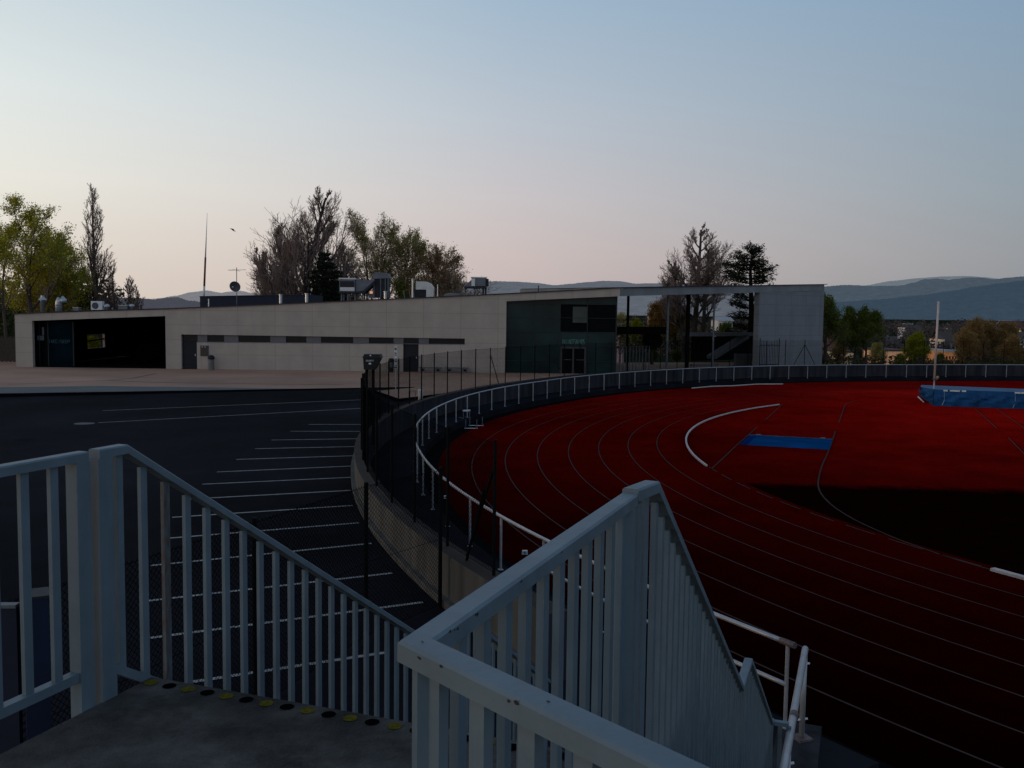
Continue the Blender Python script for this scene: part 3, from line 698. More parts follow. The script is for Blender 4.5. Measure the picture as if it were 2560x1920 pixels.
def glyphs(mb, x0, x1, z0, z1, y, seed, n):
    """a row of small sans letters made of strokes"""
    shapes = [[(0,0,0,1),(0,1,1,1),(1,1,1,.5),(1,.5,0,.5)], [(0,0,0,1),(0,1,1,1),(0,.5,.8,.5),(0,0,1,0)], [(1,1,0,1),(0,1,0,.5),(0,.5,1,.5),(1,.5,1,0),(1,0,0,0)],
              [(0,1,1,1),(.5,1,.5,0)], [(0,0,.5,1),(.5,1,1,0),(.25,.4,.75,.4)], [(0,1,0,0),(0,0,1,0),(1,0,1,1)], [(1,1,0,1),(0,1,0,0),(0,0,1,0)], [(.5,0,.5,1)], [(0,0,0,1),(0,1,1,0),(1,0,1,1)],
              [(0,0,0,1),(0,1,1,1),(1,1,1,0),(1,0,0,0)], [(0,1,.5,0),(.5,0,1,1)]]
    r = random.Random(seed); wd = (x1-x0)/n; lw = wd*.72; t = wd*.17
    for i in range(n):
        s = r.choice(shapes); xo = x0+i*wd
        for a, b, c, d in s: mb.bar((xo+a*lw, y-.001*i, z0+b*(z1-z0)), (xo+c*lw, y-.001*i, z0+d*(z1-z0)), .03, t, up=(0,0,1) if abs(b-d) < .5 else (1,0,0))
a = W(122,857,y_); b = W(176,850,y_); mb = MB(); glyphs(mb, a.x, b.x, a.z, a.z+.22, y_-.02, 4, 9); build('lettering', mb, M['letterB'], tp_)
# strip of slit windows
ys_ = FY+.14
for p0_, p1_, m_ in ((492,517,1),(517,558.6,0),(558.6,595,1),(595,674,0),(674,714,1),(714,764.5,0),(764.5,802,1),(802,882,0),(882,922,1),(922,983,0),(983,1008.6,1),(1008.6,1046,0),(1046,1072,1),(1072,1161.5,0),(453.5,492,0)):
    a, b = X(p0_)+.012, X(p1_)-.012
    mb = prism(MB(), [(a, sB(a)-.0), (b, sB(b)-.0), (b, sT(b)+.02), (a, sT(a)+.02)], ys_ if m_ else ys_+.1, ys_+.18)
    build('infill_panel' if m_ else 'slit_window', mb, M['infill'] if m_ else M['window'], hall)
mb = MB().bar((x492, FY+.05, sB(x492)+.015), (xS1, FY+.05, sB(xS1)+.015), .16, .04); build('window_sill', mb, M['metald'], hall)
for a, b in ((x453+.04, x492-.04), (xd0+.03, xd1-.03)):
    d = build('door', MB().box(((a+b)/2, FY+.24, (PZ+sB(a))/2), (b-a, .06, sB(a)-PZ-.02)), M['door'], hall)
    build('handle', MB().box((b-.14, FY+.19, PZ+1.05), (.05,.05,.14)), M['metal'], d)
# glazed entrance hall
yg = FY+.55
gx = [W(p, 850, yg).x for p in (1266, 1334, 1399.6, 1467.6, 1540)]
gz = [PZ]+[W(1400, p, yg).z for p in (903, 864.5, 829.8, 794.4, 760)]+[W(1540, 738, yg).z]
for i in range(4):
    for j in range(6):
        if i in (2,) and j < 2: continue
        a, b, c, d = gx[i]+.02, gx[i+1]-.02, gz[j]+.015, gz[j+1]-.015
        dark = i >= 2 and j in (3, 4)
        build('glass_pane', MB().box(((a+b)/2, yg+.02, (c+d)/2), (b-a, .03, d-c)), M['darkglass'] if dark else M['teal'], hall)
for i, x in enumerate(gx): build('mullion', MB().box((x, yg, (gz[0]+gz[-1])/2), (.05 if i != 4 else .09, .12, gz[-1]-gz[0])), M['mull'], hall)
for j in (1, 2, 3, 4, 5):
    for i in range(4):
        if i == 2 and j == 1: continue
        build('transom', MB().box(((gx[i]+gx[i+1])/2, yg-.01, gz[j]), (gx[i+1]-gx[i]-.06, .08, .03)), M['mull'], hall)
a, b = W(1431.7, 806.7, yg), W(1468, 767, yg)
build('view_through_pane', MB().box(((a.x+b.x)/2, yg-.012, (a.z+b.z)/2), (b.x-a.x, .02, b.z-a.z)), mat('pale_view_colour', (.045,.055,.05), rough=.5, var=.25, scale=1.5), hall)  # pale panel added over the glass, painting in daylight seen through the hall
a, b = W(1404.7, 859.5, yg), W(1463, 849, yg); mb = MB(); glyphs(mb, a.x, b.x, a.z, b.z, yg-.06, 11, 13); build('lettering', mb, M['letter'], hall)
x0, x1 = gx[2]+.05, gx[3]-.05; zd = gz[2]-.05
df = MB(); df.box(((x0+x1)/2, yg-.02, zd-.07), (x1-x0, .12, .14))
for x in (x0+.07, x1-.07, (x0+x1)/2): df.box((x, yg-.02, (PZ+zd-.15)/2), (.13, .12, zd-.15-PZ))
fr = build('entrance_door_frame', df, mat('door_frame_grey', (.05,.05,.055), rough=.6), hall)
for s in (0, 1):
    a = x0+.14+s*(x1-x0)/2*.985; b = a+(x1-x0)/2-.24
    d = build('door_leaf', MB().box(((a+b)/2, yg+.02, (PZ+zd-.16)/2), (b-a, .04, zd-.18-PZ)), M['darkglass'], hall)
    build('handle', MB().bar((a+.1, yg-.04, PZ+1.02), (b-.05, yg-.04, PZ+1.02), .03, .03), M['metald'], d)
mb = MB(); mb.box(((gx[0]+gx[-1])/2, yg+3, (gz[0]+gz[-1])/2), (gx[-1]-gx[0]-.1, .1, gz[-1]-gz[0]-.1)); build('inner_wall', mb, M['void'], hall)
# right wing: canopy turning with the bend
C0 = Vector((xG1, FY, 0)); C1 = Vector((D(2061,710,88).x, 88.0, 0)); cdv = (C1-C0).normalized(); cn = Vector((-cdv.y, cdv.x, 0))
def online(px, off):                     # where the ray of pixel column px meets the line parallel to the canopy edge
    a = ray(px, 830)[0]; P = C0+cn*off
    s_ = (a*P.y-P.x)/(cdv.x-a*cdv.y); return P+cdv*s_
zC0t, zC1t = zr(xG1), D(2061,710,88).z; zC0b, zC1b = zg1, D(2061,727,88).z
LC = (C1-C0).length
ztop = lambda s_: zC0t+(zC1t-zC0t)*s_/LC
def slabline(s0, s1, o0, o1, zb, zt2):    # prism along canopy direction between offsets
    q = [C0+cdv*s0+cn*o0, C0+cdv*s1+cn*o0, C0+cdv*s1+cn*o1, C0+cdv*s0+cn*o1]
    zz = [zb(s0), zb(s1), zb(s1), zb(s0)]; zt3 = [zt2(s0), zt2(s1), zt2(s1), zt2(s0)]
    return MB().hexa([(p.x, p.y, z_) for p, z_ in zip(q, zz)], [(p.x, p.y, z_) for p, z_ in zip(q, zt3)])
zb_ = lambda s_: zC0b+(zC1b-zC0b)*s_/LC
build('canopy', slabline(.05, LC, .0, 11, zb_, lambda s_: ztop(s_)-CT), M['fascia'], hall)
rf = MB()
nr = 8
for i in range(nr):
    a = xL-.15+(xG1+.05-xL+.15)*i/nr; b = xL-.15+(xG1+.05-xL+.15)*(i+1)/nr
    rf.hexa([(a, FY-.12, zr(a)-CT), (b, FY-.12, zr(b)-CT), (b, YB+.1, zr(b)-CT), (a, YB+.1, zr(a)-CT)], [(a, FY-.12, zr(a)), (b, FY-.12, zr(b)), (b, YB+.1, zr(b)), (a, YB+.1, zr(a))])
merge(rf, slabline(.25, LC+.35, -.12, 11.1, lambda s_: ztop(s_)-CT+.003, lambda s_: ztop(s_)+.003))
build('roof', rf, M['roof'], hall)
w0, w1 = online(1897, 0), online(2058, 0); s0_, s1_ = (w0-C0).dot(cdv), (w1-C0).dot(cdv)
build('end_wall', slabline(s0_, s1_, .03, .55, lambda s_: PZ-.25, lambda s_: zb_(s_)), M['concR'], hall)
merge_ = MB(); merge_.box((0,0,0), (.01,.01,.01))
zf = lambda px, py, P: EYE+ray(px, py)[1]*P.y
for px, off, w_, m_ in ((1569, 1.6, .2, 'void'), (1668.5, .9, .17, 'metald'), (1719, 1.8, .33, 'void'), (1783.5, .9, .15, 'metald')):
    P = online(px, off); s_ = (P-C0).dot(cdv)
    build('column', MB().tube([(P.x, P.y, PZ), (P.x, P.y, zb_(s_))], w_/2*1.05, 10), M[m_], hall)
# balcony decks, stair and parapet seen through the open wing
def deck(name, pa, pb, ya, yb, off, th_off, m_):
    A, B = online(pa, off), online(pb, off); sA, sB_ = (A-C0).dot(cdv), (B-C0).dot(cdv)
    za, zb2 = zf(pa, yb, A), zf(pa, ya, A); zc, zd2 = zf(pb, yb, B), zf(pb, ya, B)
    k = lambda u, v: (lambda s_: u+(v-u)*(s_-sA)/(sB_-sA))
    return build(name, slabline(sA, sB_, off, off+th_off, k(za, zc), k(zb2, zd2)), M[m_], hall)
deck('balcony', 1541, 1667, 817, 836, 6, .8, 'void')
deck('balcony', 1724, 1884, 831, 840, 5, .8, 'metald')
deck('low_wall', 1842, 1882, 884, 918, 3, .25, 'pavement')
deck('low_wall', 1733, 1800, 911, 917, 4, .3, 'infill')
A, B = online(1541, 6.1), online(1668, 6.1); mb = MB().bar((A.x, A.y, zf(1541, 800, A)), (B.x, B.y, zf(1668, 800, B)), .05, .05)
for k in range(9):
    p = A+(B-A)*k/8; mb.bar((p.x, p.y, zf(1600, 817, A)), (p.x, p.y, zf(1600, 801, A)), .03, .03)
build('balcony_rail', mb, M['void'], hall)
A, B = online(1780, 5), online(1862, 5)
build('stair_flight', MB().bar((A.x, A.y, zf(1780, 893, A)), (B.x, B.y, zf(1862, 841, B)), 1.0, .3), M['metald'], hall)
A, B = online(1555, 10.9), online(1880, 10.9)
build('rear_wall', slabline((online(1733, 10)-C0).dot(cdv), (online(1885, 10)-C0).dot(cdv), 10, 10.2, lambda s_: PZ, lambda s_: zf(1733, 842, online(1733, 10))), M['void'], hall)
# barred gate left of the open wing
A, B = online(1542, .9), online(1624, .9)
gt_ = thing('barred_gate', 'barred metal gate beside the glass entrance under the canopy', 'gate', (A.x, A.y, PZ))
zt1 = zf(1560, 866, A)
for k in range(11):
    p = A+(B-A)*k/10; build('bar', MB().box((p.x, p.y, (PZ+zt1)/2), (.05,.05,zt1-PZ), .6), M['metald'], gt_)
for zz_ in (PZ+.12, zt1-.1): build('crossbar', MB().bar((A.x, A.y-.04, zz_), (B.x, B.y-.04, zz_), .03, .05), M['mull'], gt_)
# picket gate section in front of the end wall
A = D(1899, 900, 80.3); B = D(1947, 900, 81.0)
pk = thing('picket_gate', 'dark picket gate with pointed bars in front of the right end wall', 'gate', (A.x, A.y, PZ))
for k in range(13):
    p = A+(B-A)*k/12; h_ = 2.55-.25*math.sin(PI*k/12)
    mb = MB().tube([(p.x, p.y, PZ), (p.x, p.y, PZ+h_-.12), (p.x, p.y, PZ+h_)], [.016, .016, .002] if 0 < k < 12 else [.035, .035, .03], 5); build('picket' if 0 < k < 12 else 'post', mb, M['fence'], pk)
for zz_ in (PZ+.3, PZ+1.95): build('crossbar', MB().bar((A.x, A.y, zz_), (B.x, B.y, zz_), .03, .05), M['fence'], pk)
# ------------------------------------------------------------------ things on the roof
RY = FY+3.5
rz = lambda x: zr(min(x, xG1))
def rp(px, Y=RY):
    x = D(px, 760, Y).x; return Vector((x, Y, rz(x)))
def hz(px, py, Y=RY): return D(px, py, Y).z
U = lambda n_px, Y=RY: n_px*Y/FPX
p = rp(106.5); t = thing('vent_pipe', 'tall zinc vent pipe with conical cap at the left end of the roof', 'roof vent', p)
build('pipe', MB().lathe(p, [(.16, -.02), (.16, .95), (.19, .96), (.19, 1.0)], 12), M['metal'], t, smooth=True)
build('cap', MB().lathe(p, [(.3, 1.02), (.12, hz(106, 742)-p.z), (.12, hz(106, 739)-p.z), (.16, hz(106, 738)-p.z)], 14), M['metal'], t)
p = rp(146); t = thing('vent_pipe', 'stubby zinc vent pipe with rounded gooseneck hood near the roof edge', 'roof vent', p)
h_ = hz(146, 747)-p.z; build('pipe', MB().tube([p, p+Vector((0,0,h_*.55)), p+Vector((.03,0,h_*.8)), p+Vector((.12,0,h_*.96)), p+Vector((.27,0,h_)), p+Vector((.38,0,h_*.88)), p+Vector((.42,0,h_*.72))], .24, 12), M['metal'], t, smooth=True)
build('collar', MB().lathe(p+Vector((0,0,h_*.5)), [(.27, 0), (.27, .07)], 14), M['metald'], t)
p = rp(244); t = thing('air_conditioner', 'white boxy air conditioner with round fan grille on the left roof', 'air conditioner', p)
h_ = hz(244, 753)-p.z; build('casing', MB().box((p.x, p.y, p.z+h_/2+.03), (U(28), .4, h_-.05)), M['white'], t)
mb = MB(); c = Vector((p.x-.1, p.y-.21, p.z+h_*.52))
for r_ in (.07, .13, .19, .24):
    pts = [c+Vector((r_*math.cos(a*PI/8), 0, r_*math.sin(a*PI/8))) for a in range(17)]; mb.tube(pts, .012, 5)
build('fan_grille', mb, M['louvre'], t)
mb = MB(); mb.poly([c+Vector((.25*math.cos(-a*PI/10), .004, .25*math.sin(-a*PI/10))) for a in range(20)]); build('fan', mb, M['metald'], t)
for dx in (-.3, .3): build('foot', MB().box((p.x+dx, p.y, p.z+.02), (.08,.42,.06)), M['metald'], t)
for px, top, lab in ((267, 760, 'small shiny twisted metal vent just right of the white air conditioner'), (329, 760, 'small shiny round metal vent standing apart on the left roof')):
    p = rp(px); h_ = hz(px, top)-p.z
    solo('vent_cowl', MB().lathe(p, [(.1,-.02),(.1,h_*.35),(.2,h_*.5),(.22,h_*.72),(.1,h_*.98),(.02,h_)], 12), M['metal'], lab, 'roof vent', p, 'vent cowls', smooth=True)
for px, w_, top, lab in ((193, 13, 770, 'low grey roof box left of the white air conditioner'), (310, 22, 764, 'pale slatted low roof box between two shiny vents')):
    p = rp(px); h_ = hz(px, top)-p.z; t = thing('roof_box', lab, 'roof box', p)
    build('casing', MB().box((p.x, p.y, p.z+h_/2), (U(w_), .5, h_)), M['metald'], t)
    build('lid', MB().box((p.x, p.y, p.z+h_+.02), (U(w_)+.08, .56, .04)), M['metal'], t)
# navy parapet
A, B = rp(500, RY+3), rp(782, RY+3); zA, zB = hz(500, 741.6, RY+3), hz(782, 737, RY+3)
t = thing('roof_parapet', 'long low navy sheet metal plant room on the roof', 'plant room', A)
build('casing', MB().hexa([(A.x, A.y, A.z-.05), (B.x, A.y, B.z-.05), (B.x, A.y+4, B.z-.05), (A.x, A.y+4, A.z-.05)], [(A.x, A.y, zA), (B.x, A.y, zB), (B.x, A.y+4, zB), (A.x, A.y+4, zA)]), M['steelblue'], t)
build('edge_trim', MB().bar((A.x-.03, A.y-.03, zA+.02), (B.x+.03, A.y-.03, zB+.02), .08, .05), M['roof'], t)
# mast
Ym = RY+5; a_, b_ = D(509.5, 745, Ym), D(518, 533, Ym)
t = thing('roof_mast', 'tall leaning tapered mast with red lower section above the roof', 'mast', a_)
f3 = lambda k: a_+(b_-a_)*k
for k0_, k1_, m_ in ((0, .14, 'white'), (.14, .48, 'redmast'), (.48, 1, 'white')):
    rr_ = lambda k: (.085*(1-k)+.012) if k > .48 else .085-.02*k
    build('mast_section', MB().tube([f3(k0_), f3(k1_)], [rr_(k0_+.001), rr_(k1_)], 10), M[m_], t, smooth=True)
# dish and aerial
Yd = RY+1; b0_ = D(592, 760, Yd); b0_.z = rz(b0_.x); t_ = D(591.5, 669, Yd)
t = thing('satellite_dish', 'grey satellite dish and television aerial on one thin roof pole', 'satellite dish', b0_)
build('pole', MB().tube([b0_, t_], .028, 8), M['metald'], t)
dc = D(588.6, 716.5, Yd)+Vector((0,-.12,0)); mb = MB(); prof = [(0, .09), (.15, .075), (.3, .035), (.43, 0)]; nb_ = 20; tilt = .35
for i in range(3):
    for j in range(nb_):
        P_ = []
        for r_, d_ in (prof[i], prof[i+1]):
            for jj in (j, j+1):
                an = 2*PI*jj/nb_; v = Vector((r_*math.cos(an), d_, r_*math.sin(an))); v.rotate(Matrix.Rotation(tilt, 3, 'X')); P_.append(dc+v)
        mb.poly((P_[0], P_[1], P_[3], P_[2]))
build('dish', mb, M['dish'], t, smooth=True)
build('feed_arm', MB().tube([dc+Vector((0,.02,-.4)), dc+Vector((-.05,-.42,-.05))], .014, 6), M['metald'], t)
build('feed_horn', MB().box(dc+Vector((-.05,-.42,-.03)), (.07,.1,.07)), M['white'], t)
mb = MB(); c = D(591, 675.5, Yd); mb.tube([c+Vector((-.62,0,-.04)), c+Vector((.72,0,.05))], .012, 5)
for k in range(9):
    x = -.6+.16*k; mb.tube([c+Vector((x,-.22,.03)), c+Vector((x,.22,.03))], .009, 4)
mb.tube([c+Vector((-.3,0,.09)), c+Vector((.3,0,-.09))], .01, 4); mb.tube([c+Vector((0,0,-.16)), c+Vector((0,0,.22))], .014, 5)
build('aerial', mb, M['metald'], t)
# small flue pipes
for px, y0, y1, w_, lab in ((522, 747, 762, 3, 'thin short white flue pipe in front of the navy plant room left end'), (702, 735.5, 757, 8, 'thick white flue pipe in front of the navy plant room'), (715, 740, 756, 4, 'thin grey flue pipe beside the thick white one'),
     (767, 733, 754, 8, 'thick white flue pipe at the right end of the navy plant room'), (963.5, 728, 746, 7.5, 'bright zinc flue pipe below the dark louvred tower'), (1031.5, 697, 722, 4.5, 'pale flue pipe rising left of the bent air duct'), (1094, 711, 737, 2.5, 'thin pale flue pipe right of the bent air duct'),
     (1345.5, 714, 727, 2.5, 'single dark flue stub on the roof right of all equipment')):
    p = rp(px, FY+2); z1_ = hz(px, y0, FY+2); r_ = U(w_, FY+2)/2
    solo('flue_pipe', MB().lathe(p, [(r_, -.03), (r_, z1_-p.z-.05), (r_*1.25, z1_-p.z-.045), (r_*1.25, z1_-p.z)], 10), M['metal'] if px not in (1345.5, 715) else M['louvre'], lab, 'flue pipe', p, 'flue pipes')
# big air handler
def unit(px0, px1, y0, y1, dep, Y): a = D(px0, y1, Y); b = D(px1, y0, Y); return (a.x+b.x)/2, Y+dep/2, (a.z+b.z)/2, b.x-a.x, dep, b.z-a.z
Yh = FY+4
t = thing('air_handler', 'large grey air handling unit with louvred tower and sloping duct on the roof', 'air handling unit', rp(890, Yh))
def ubox(name, px0, px1, y0, y1, dep, m_, par=None, Y=Yh): c = unit(px0, px1, y0, y1, dep, Y); return build(name, MB().box(c[:3], c[3:]), M[m_], par or t)
ubox('cabinet', 848, 888, 697, 729, 1.6, 'metald')
ubox('louvre', 850, 885, 703, 717, .06, 'louvre', Y=Yh-.04)
ubox('top_panel', 847, 889, 695, 698, 1.7, 'metal', Y=Yh-.05)
ubox('lower_panel', 850, 886, 718.5, 727, .05, 'metal', Y=Yh-.03)
for q_ in (852, 868, 886, 905): 
    c = D(q_, 730, Yh); build('leg', MB().box((c.x, Yh+.3, (c.z+rz(c.x))/2), (.1,.1,c.z-rz(c.x)+.04)), M['metald'], t)
    build('leg', MB().box((c.x, Yh+1.3, (c.z+rz(c.x))/2), (.1,.1,c.z-rz(c.x)+.04)), M['metald'], t)
ubox('base_frame', 846, 912, 729.5, 733, 1.7, 'louvre')
pz = [D(889, 729, Yh), D(912, 727, Yh), D(938, 700, Yh), D(889, 699, Yh)]
build('sloping_duct', prism(MB(), [(p.x, p.z) for p in pz], Yh+.1, Yh+1.4), M['metald'], t)
pz = [D(905, 729, Yh), D(913, 730, Yh), D(938, 707, Yh), D(937, 699.5, Yh)]
build('duct_underside', prism(MB(), [(p.x, p.z) for p in pz], Yh+.05, Yh+1.45), M['louvre'], t)
ubox('tower', 936, 969, 690, 744, 1.5, 'louvre', Y=Yh+.3)
pz = [D(930, 697, Yh), D(931, 684, Yh), D(945, 680, Yh), D(968, 683, Yh), D(971, 695, Yh)]
build('hood', prism(MB(), [(p.x, p.z) for p in pz][::-1], Yh+.2, Yh+1.9), M['metald'], t)
for q_ in (935, 951.5, 963, 970): ubox('tower_post', q_-.9, q_+.9, 693, 744, .1, 'metald', Y=Yh+.22)
ubox('side_flange', 921, 936, 728, 744, 1.0, 'metald', Y=Yh+.5)
# added glowing box standing in for an orange sun reflection by the air handler
c = unit(924, 931, 728, 734, .2, FY+3.6); solo('sun_glint_box', MB().box(c[:3], c[3:]), mat('orange_sun_glint', (.75,.32,.16), rough=.5, em=(.9,.45,.28), ems=.45), 'small bright orange service light beside the louvred roof tower', 'lamp', (c[0], c[1], c[2]-.1))
# bent duct
t = thing('bent_air_duct', 'bent half round zinc air duct on a dark cabinet on the roof', 'air duct', rp(1061, Yh))
c = unit(1036, 1067, 722, 742, 1.0, Yh); build('cabinet', MB().box(c[:3], c[3:]), M['louvre'], t)
o_ = D(1062, 724, Yh); rr_ = U(20, Yh); mb = MB()
pts = [(o_.x-U(22, Yh), o_.z+rr_)]+[(o_.x+rr_*1.08*math.sin(a*PI/16), o_.z+rr_*math.cos(a*PI/16)) for a in range(9)]+[(o_.x+rr_*1.08, rz(o_.x)-.02)]
inn = [(o_.x+.12, rz(o_.x)-.02), (o_.x+.12, o_.z), (o_.x-U(22, Yh), o_.z)]
prism(mb, (pts+inn)[::-1], Yh-.1, Yh+.9); build('duct', mb, M['metal'], t)
for q_ in (1013, 1027, 1037): c = D(q_, 728, Yh); build('stay', MB().bar((c.x, Yh-.1, rz(c.x)-.02), (c.x-.1, Yh-.1, c.z), .05, .05), M['metald'], t)
# skylight dome
p = rp(1133, FY+2.5); mb = MB(); w_ = U(25)
mb.lathe((0,0,0), [(1,0),(.97,.35),(.75,.75),(.4,.95),(.05,1)], 20); mb.v = [(p.x+v[0]*w_, p.y+v[1]*.9, p.z+v[2]*(hz(1133, 732, FY+2.5)-p.z)) for v in mb.v]
solo('skylight_dome', mb, M['pavement'], 'shallow pale skylight dome between the bent duct and the right condenser', 'skylight', p, smooth=True)
# right condenser on frame
Yc = FY+3
t = thing('roof_condenser', 'boxy grey condenser with sloping duct on a dark stand at the right of the roof', 'condenser', rp(1190, Yc))
ubox('casing', 1188, 1214, 694, 715, 1.4, 'metald', Y=Yc); ubox('side_panel', 1178.5, 1187.5, 696, 715, 1.3, 'white', Y=Yc-.02); ubox('fan_box', 1214.5, 1221, 697, 715, 1.2, 'louvre', Y=Yc+.1)
ubox('top_panel', 1177, 1216, 692.5, 694.5, 1.5, 'metal', Y=Yc-.03)
pz = [D(1161, 716, Yc), D(1177, 716, Yc), D(1177, 700, Yc)]
build('sloping_duct', prism(MB(), [(p.x, p.z) for p in pz], Yc+.1, Yc+1.2), M['metald'], t)
ubox('stand', 1160, 1216, 716.5, 720, 1.5, 'louvre', Y=Yc-.04)
for q_ in (1163, 1187, 1208, 1214):
    c = D(q_, 720, Yc); build('leg', MB().box((c.x, Yc+.1, (c.z+rz(c.x))/2), (.14 if q_ > 1200 else .06,.1,c.z-rz(c.x)+.04)), M['louvre'], t)
for a, b in ((1163, 1187), (1187, 1163), (1187, 1208), (1208, 1187)):
    A = D(a, 720, Yc); B = D(b, 735, Yc); build('brace', MB().bar((A.x, Yc+.15, A.z), (B.x, Yc+.15, rz(B.x)), .03, .03), M['louvre'], t)
# ------------------------------------------------------------------ plaza furniture
p = G(528, 925, PZ); p.y = min(p.y, FY-.45); p.x = D(528, 900, p.y).x
t = thing('litter_bin', 'round concrete litter bin with dark lid by the left dark door', 'litter bin', p)
build('body', MB().lathe(p, [(.2,0),(.22,.05),(.22,.72),(.2,.76)], 14), M['infill'], t); build('lid', MB().lathe(p, [(.24,.78),(.26,.84),(.22,1.0),(.1,1.08)], 14), M['black'], t)
a, b = W(501, 890, FY-.04), W(521, 864, FY-.04)
t = thing('notice_board', 'brown notice board on the concrete wall above the round litter bin', 'notice board', ((a.x+b.x)/2, FY-.04, a.z))
build('board', MB().box(((a.x+b.x)/2, FY-.03, (a.z+b.z)/2), (b.x-a.x, .05, b.z-a.z)), M['stain'], t)
for k in (.25, .6): build('notice', MB().box((a.x+(b.x-a.x)*k, FY-.06, b.z-.1), (.07,.01,.05)), M['white'], t)
for i, (pa, pb, lab) in enumerate(((1046, 1105, 'grey plank bench with block legs right of the right hand door'), (1113, 1175, 'grey plank bench with block legs nearest the glass entrance'))):
    a, b = W(pa, 932, FY-.6), W(pb, 932, FY-.6); zt_b = W(pa, 917.5, FY-.6).z
    if i == 0:
        t = b_thing = thing('bench', lab, 'bench', (a.x, FY-.6, PZ), 'benches by the hall wall'); L_ = b.x-a.x
        bp = [build('seat', MB().box(((a.x+b.x)/2, FY-.6, zt_b-.03), (L_, .42, .06)), M['wood'], t)]
        for x in (a.x+.3, b.x-.3): bp.append(build('leg', MB().box((x, FY-.6, (PZ+zt_b-.06)/2), (.38, .36, zt_b-.06-PZ)), M['infill'], t))
        for x in (a.x+.3, b.x-.3): bp.append(build('socket', MB().box((x+.02, FY-.785, zt_b-.2), (.18,.02,.14)), M['void'], t))
        a_first = a.x
    else:
        t = b_thing.copy(); COL.objects.link(t); t.location.x = a.x; t['label'] = lab
        for c in bp: k = c.copy(); COL.objects.link(k); k.parent = t
# wall bin beside the right door
p = W(978, 924, FY-.5); t = thing('waste_bin', 'dark waste bin with white paper label left of the right hand door', 'litter bin', (p.x, FY-.5, PZ))
build('body', MB().lathe((p.x, FY-.5, PZ), [(.16,0),(.2,.85)], 12), M['door'], t); build('lid', MB().lathe((p.x, FY-.5, PZ), [(.22,.86),(.22,.92),(.12,1.02)], 12), M['black'], t)
build('paper_label', MB().box((p.x+.02, FY-.715, PZ+.55), (.2,.012,.36)), M['pavement'], t)
# banner pole
p = G(989.5, 993, PZ); t = thing('sign_pole', 'thin pole with tall narrow white and blue sign behind the curved fence', 'sign', p)
build('pole', MB().tube([p, (p.x, p.y, D(989, 863, p.y).z)], .03, 8), M['metal'], t)
a, b = D(986, 921, p.y), D(992, 864, p.y); bn = build('sign_panel', MB().box((p.x, p.y-.05, (a.z+b.z)/2), (b.x-a.x+.03, .03, b.z-a.z)), M['metal'], t)
rg = random.Random(9); zz_ = a.z+.02
mb = MB(); mb2 = MB()
while zz_ < b.z-.08:
    h_ = rg.uniform(.03, .12); (mb if rg.random() < .55 else mb2).box((p.x+rg.uniform(-.02,.02), p.y-.072, zz_+h_/2), (rg.uniform(.06,.15), .01, h_*.8)); zz_ += h_+.04
build('sign_marks', mb, M['steelblue'], bn); build('sign_patches', mb2, M['white'], bn)
# white bollard
p = G(1049, 1005, PZ); p = Vector((p.x, p.y+.4, PZ)); w_ = 12*p.y/FPX
solo('bollard', MB().lathe(p, [(w_/2,0),(w_/2,.52),(w_/2*.85,.58),(.02,.6)], 16), M['white'], 'stout white round bollard standing just behind the curved wall', 'bollard', p, smooth=True)
mb = MB(); q_ = G(1022, 996, PZ); 
t = thing('pipe_hoop', 'low rusty pipe hoop barrier left of the white bollard', 'barrier', q_)
build('hoop', MB().tube([q_, q_+Vector((0,0,.38)), q_+Vector((.32,.1,.38)), q_+Vector((.32,.1,0))], .018, 6), M['rust'], t)
# black box above the fence
Yb = 29.5; a, b = D(906, 924, Yb), D(953, 886, Yb)
t = thing('fence_box', 'black box with small white label mounted above the fence', 'box', (a.x+.2, Yb, a.z))
xm_, w_ = (a.x+b.x)/2, b.x-a.x
mb = MB().hexa([(a.x+.04, Yb, a.z), (b.x-.2, Yb, a.z), (b.x-.2, Yb+.4, a.z), (a.x+.04, Yb+.4, a.z)], [(a.x+.02, Yb, b.z-.12), (b.x-.02, Yb, b.z-.12), (b.x-.02, Yb+.45, b.z-.12), (a.x+.02, Yb+.45, b.z-.12)])
bd_ = build('body', mb, M['black'], t)
build('lid', MB().hexa([(a.x, Yb-.03, b.z-.118), (b.x, Yb-.03, b.z-.118), (b.x, Yb+.48, b.z-.118), (a.x, Yb+.48, b.z-.118)], [(a.x+.05, Yb, b.z), (b.x-.04, Yb, b.z), (b.x-.04, Yb+.42, b.z), (a.x+.05, Yb+.42, b.z)]), M['black'], t)
l0_, l1_ = D(915.5, 903.5, Yb), D(935.5, 900, Yb); mb = MB()
glyphs(mb, l0_.x, l1_.x, l0_.z, l1_.z, Yb-.012, 5, 8)
m3 = D(925, 909, Yb); mb.box((m3.x, Yb-.012, m3.z), (.075,.01,.05)); 
build('label_text', mb, M['white'], bd_)
m3 = D(926.5, 888.5, Yb); build('lock', MB().box((m3.x, Yb-.035, m3.z), (.04,.02,.04)), M['white'], t)
for x in (a.x+.1, xm_+.02): build('post', MB().tube([(x, Yb+.2, 1.3), (x, Yb+.2, a.z+.02)], .045, 8), M['fence'], t)
